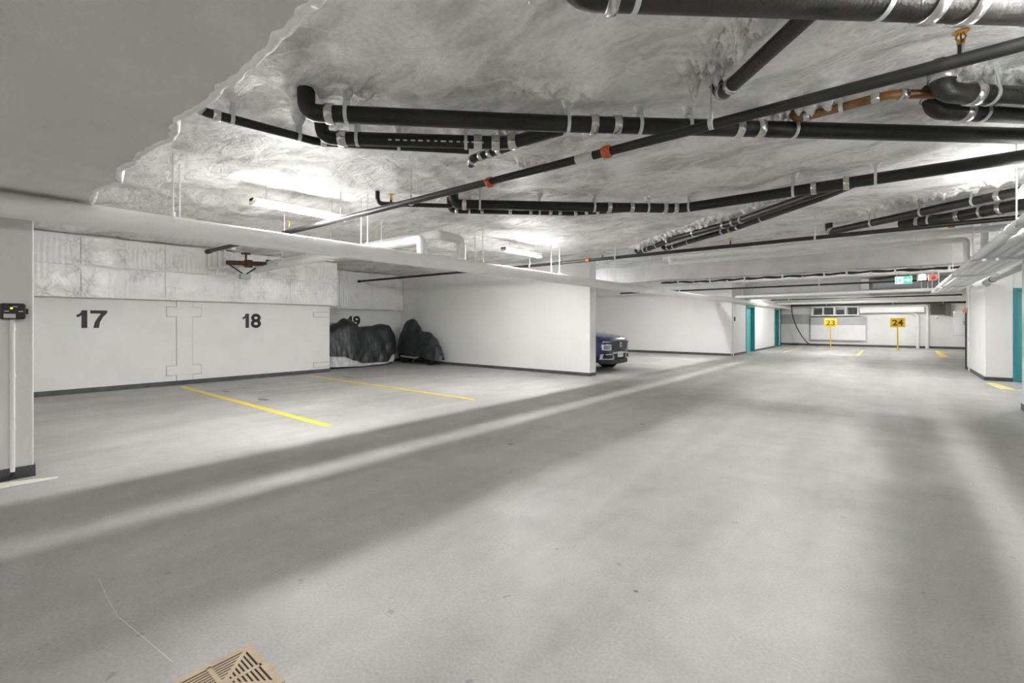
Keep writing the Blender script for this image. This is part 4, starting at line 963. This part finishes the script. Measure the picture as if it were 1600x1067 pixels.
em = MB().sweep([car_pt(-.03, 0, .745), car_pt(-.045, 0, .745)], [.075, .07], 20).build('emblem', M['chrome'], gr)
MB().sweep([car_pt(-.046, -.03, .715), car_pt(-.046, -.025, .775)], .009, 6).sweep([car_pt(-.046, .03, .775), car_pt(-.046, .025, .715)], .009, 6).sweep([car_pt(-.046, -.026, .738), car_pt(-.046, .026, .752)], .008, 6).build('emblem_letter', M['clad'], em)
for s in (-1, 1):
    patch('turn_signal', M['lens'], [(s * a, z0, z1) for a, z0, z1 in ((.50, .80, .835), (.62, .80, .85), (.74, .81, .865))][::s], 0.014)
    hl = patch('headlight', M['lens'], [(s * a, z0, z1) for a, z0, z1 in ((.53, .63, .73), (.64, .62, .745), (.74, .63, .74))][::s], 0.020)
    fr = [((.51, .615, .635), (.64, .60, .62), (.76, .615, .635)), ((.51, .735, .755), (.64, .745, .765), (.76, .74, .76)), ((.505, .615, .755), (.53, .61, .76)), ((.75, .615, .76), (.765, .625, .75))]
    for f_ in fr: patch('light_surround', M['signw'] if False else M['white'], [(s * a, b, c) for a, b, c in f_][::s], 0.026, hl)
    patch('fog_recess', M['clad'], [(s * a, b, c) for a, b, c in ((.42, .375, .475), (.6, .375, .475), (.765, .385, .47))][::s], 0.016)
    for f_ in (((.40, .475, .50), (.6, .48, .505), (.78, .475, .50)), ((.36, .345, .372), (.6, .345, .372), (.80, .355, .38)), ((.765, .365, .495), (.79, .37, .485)), ((.36, .35, .40), (.42, .40, .49))):
        patch('bumper_trim', M['chrome'], [(s * a, b, c) for a, b, c in f_][::s], 0.024)
patch('lower_grille', M['clad'], [(-.36, .36, .50), (0, .355, .50), (.36, .36, .50)], 0.014)
patch('skid_trim', M['chrome'], [(-.40, .50, .535), (0, .505, .54), (.40, .50, .535)], 0.022)
patch('front_valance', M['clad'], [(-.80, .24, .345), (-.5, .22, .34), (0, .215, .34), (.5, .22, .34), (.80, .24, .345)], 0.02)
pp = patch('licence_plate', M['white'], [(-.155, .40, .545), (.155, .40, .545)], 0.035)
for k in range(4): patch('plate_mark', M['grey_pipe'], [(-.11 + k * .06, .44, .505), (-.075 + k * .06, .44, .505)], 0.037, pp, -0.035)
for s in (-1, 1):
    for d in (0.78, 3.25):
        c = Vector(car_pt(d, s * .78, .32)); c.x = CX - d - .06
        wheel(car, c, (0, 1, 0), .32, .2)
        MB().sweep([c + Vector((0, s * .075, .02)), c + Vector((0, s * .112, .02))], .385, 28).build('wheel_arch', M['clad'], car)
    MB().box(CX - 3.1, CX - 1.05, CY + s * .875 - .02, CY + s * .875 + .02, .22, .36).build('sill', M['clad'], car)
    MB().bbox(CX - 1.75, CX - 1.6, CY + s * .98 - .11, CY + s * .98 + .11, 1.05, 1.2, .03).build('mirror', M['blue'], car)

# lumpy foam ridges sprayed round the pipe penetrations
def foam(x0, y0, x1, y1, wd, seed, drop=0.07):
    L = math.hypot(x1 - x0, y1 - y0); dx, dy = (x1 - x0) / L, (y1 - y0) / L
    nu, nv = max(8, int(L / 0.015)), max(6, int(wd / 0.015))
    def fn(u, v):
        s = u * L; a = (v - .5) * wd
        x = x0 + dx * s - dy * a; y_ = y0 + dy * s + dx * a
        env = math.sin(math.pi * v) * min(1, 8 * min(u, 1 - u))
        h = env * drop * (0.15 + 1.5 * abs(noise.noise(Vector((x * 11, y_ * 11, seed)))) + 1.0 * abs(noise.noise(Vector((x * 27, y_ * 27, seed)))))
        return (x, y_, ceil_z(x, y_) + 0.012 - h)
    MB().grid(fn, nu, nv).build('foam_ridge', M['ceil'], ceiling)
foam(-1.12, 3.32, -0.42, 2.55, 0.40, 1, 0.14)
foam(0.2, 4.35, 1.6, 5.75, 0.46, 2, 0.12)
foam(-0.85, 4.1, -0.25, 4.18, 0.34, 3, 0.13)
foam(-4.6, 9.75, -1.75, 7.5, 0.30, 4, 0.11)
foam(-1.75, 7.5, -0.9, 6.75, 0.2, 5, 0.08)
foam(-0.9, 9.15, 1.7, 7.1, 0.32, 6, 0.09)
foam(-2.75, 3.05, -2.0, 3.25, 0.35, 7, 0.07)
foam(-3.05, 3.75, -2.6, 3.95, 0.3, 8, 0.11)
foam(-2.25, 2.55, -1.6, 3.05, 0.2, 9, 0.07)
foam(-3.5, 1.55, -2.9, 2.0, 0.2, 10, 0.05)

for o in list(bpy.data.objects):
    if '_w' in o: del o['_w']
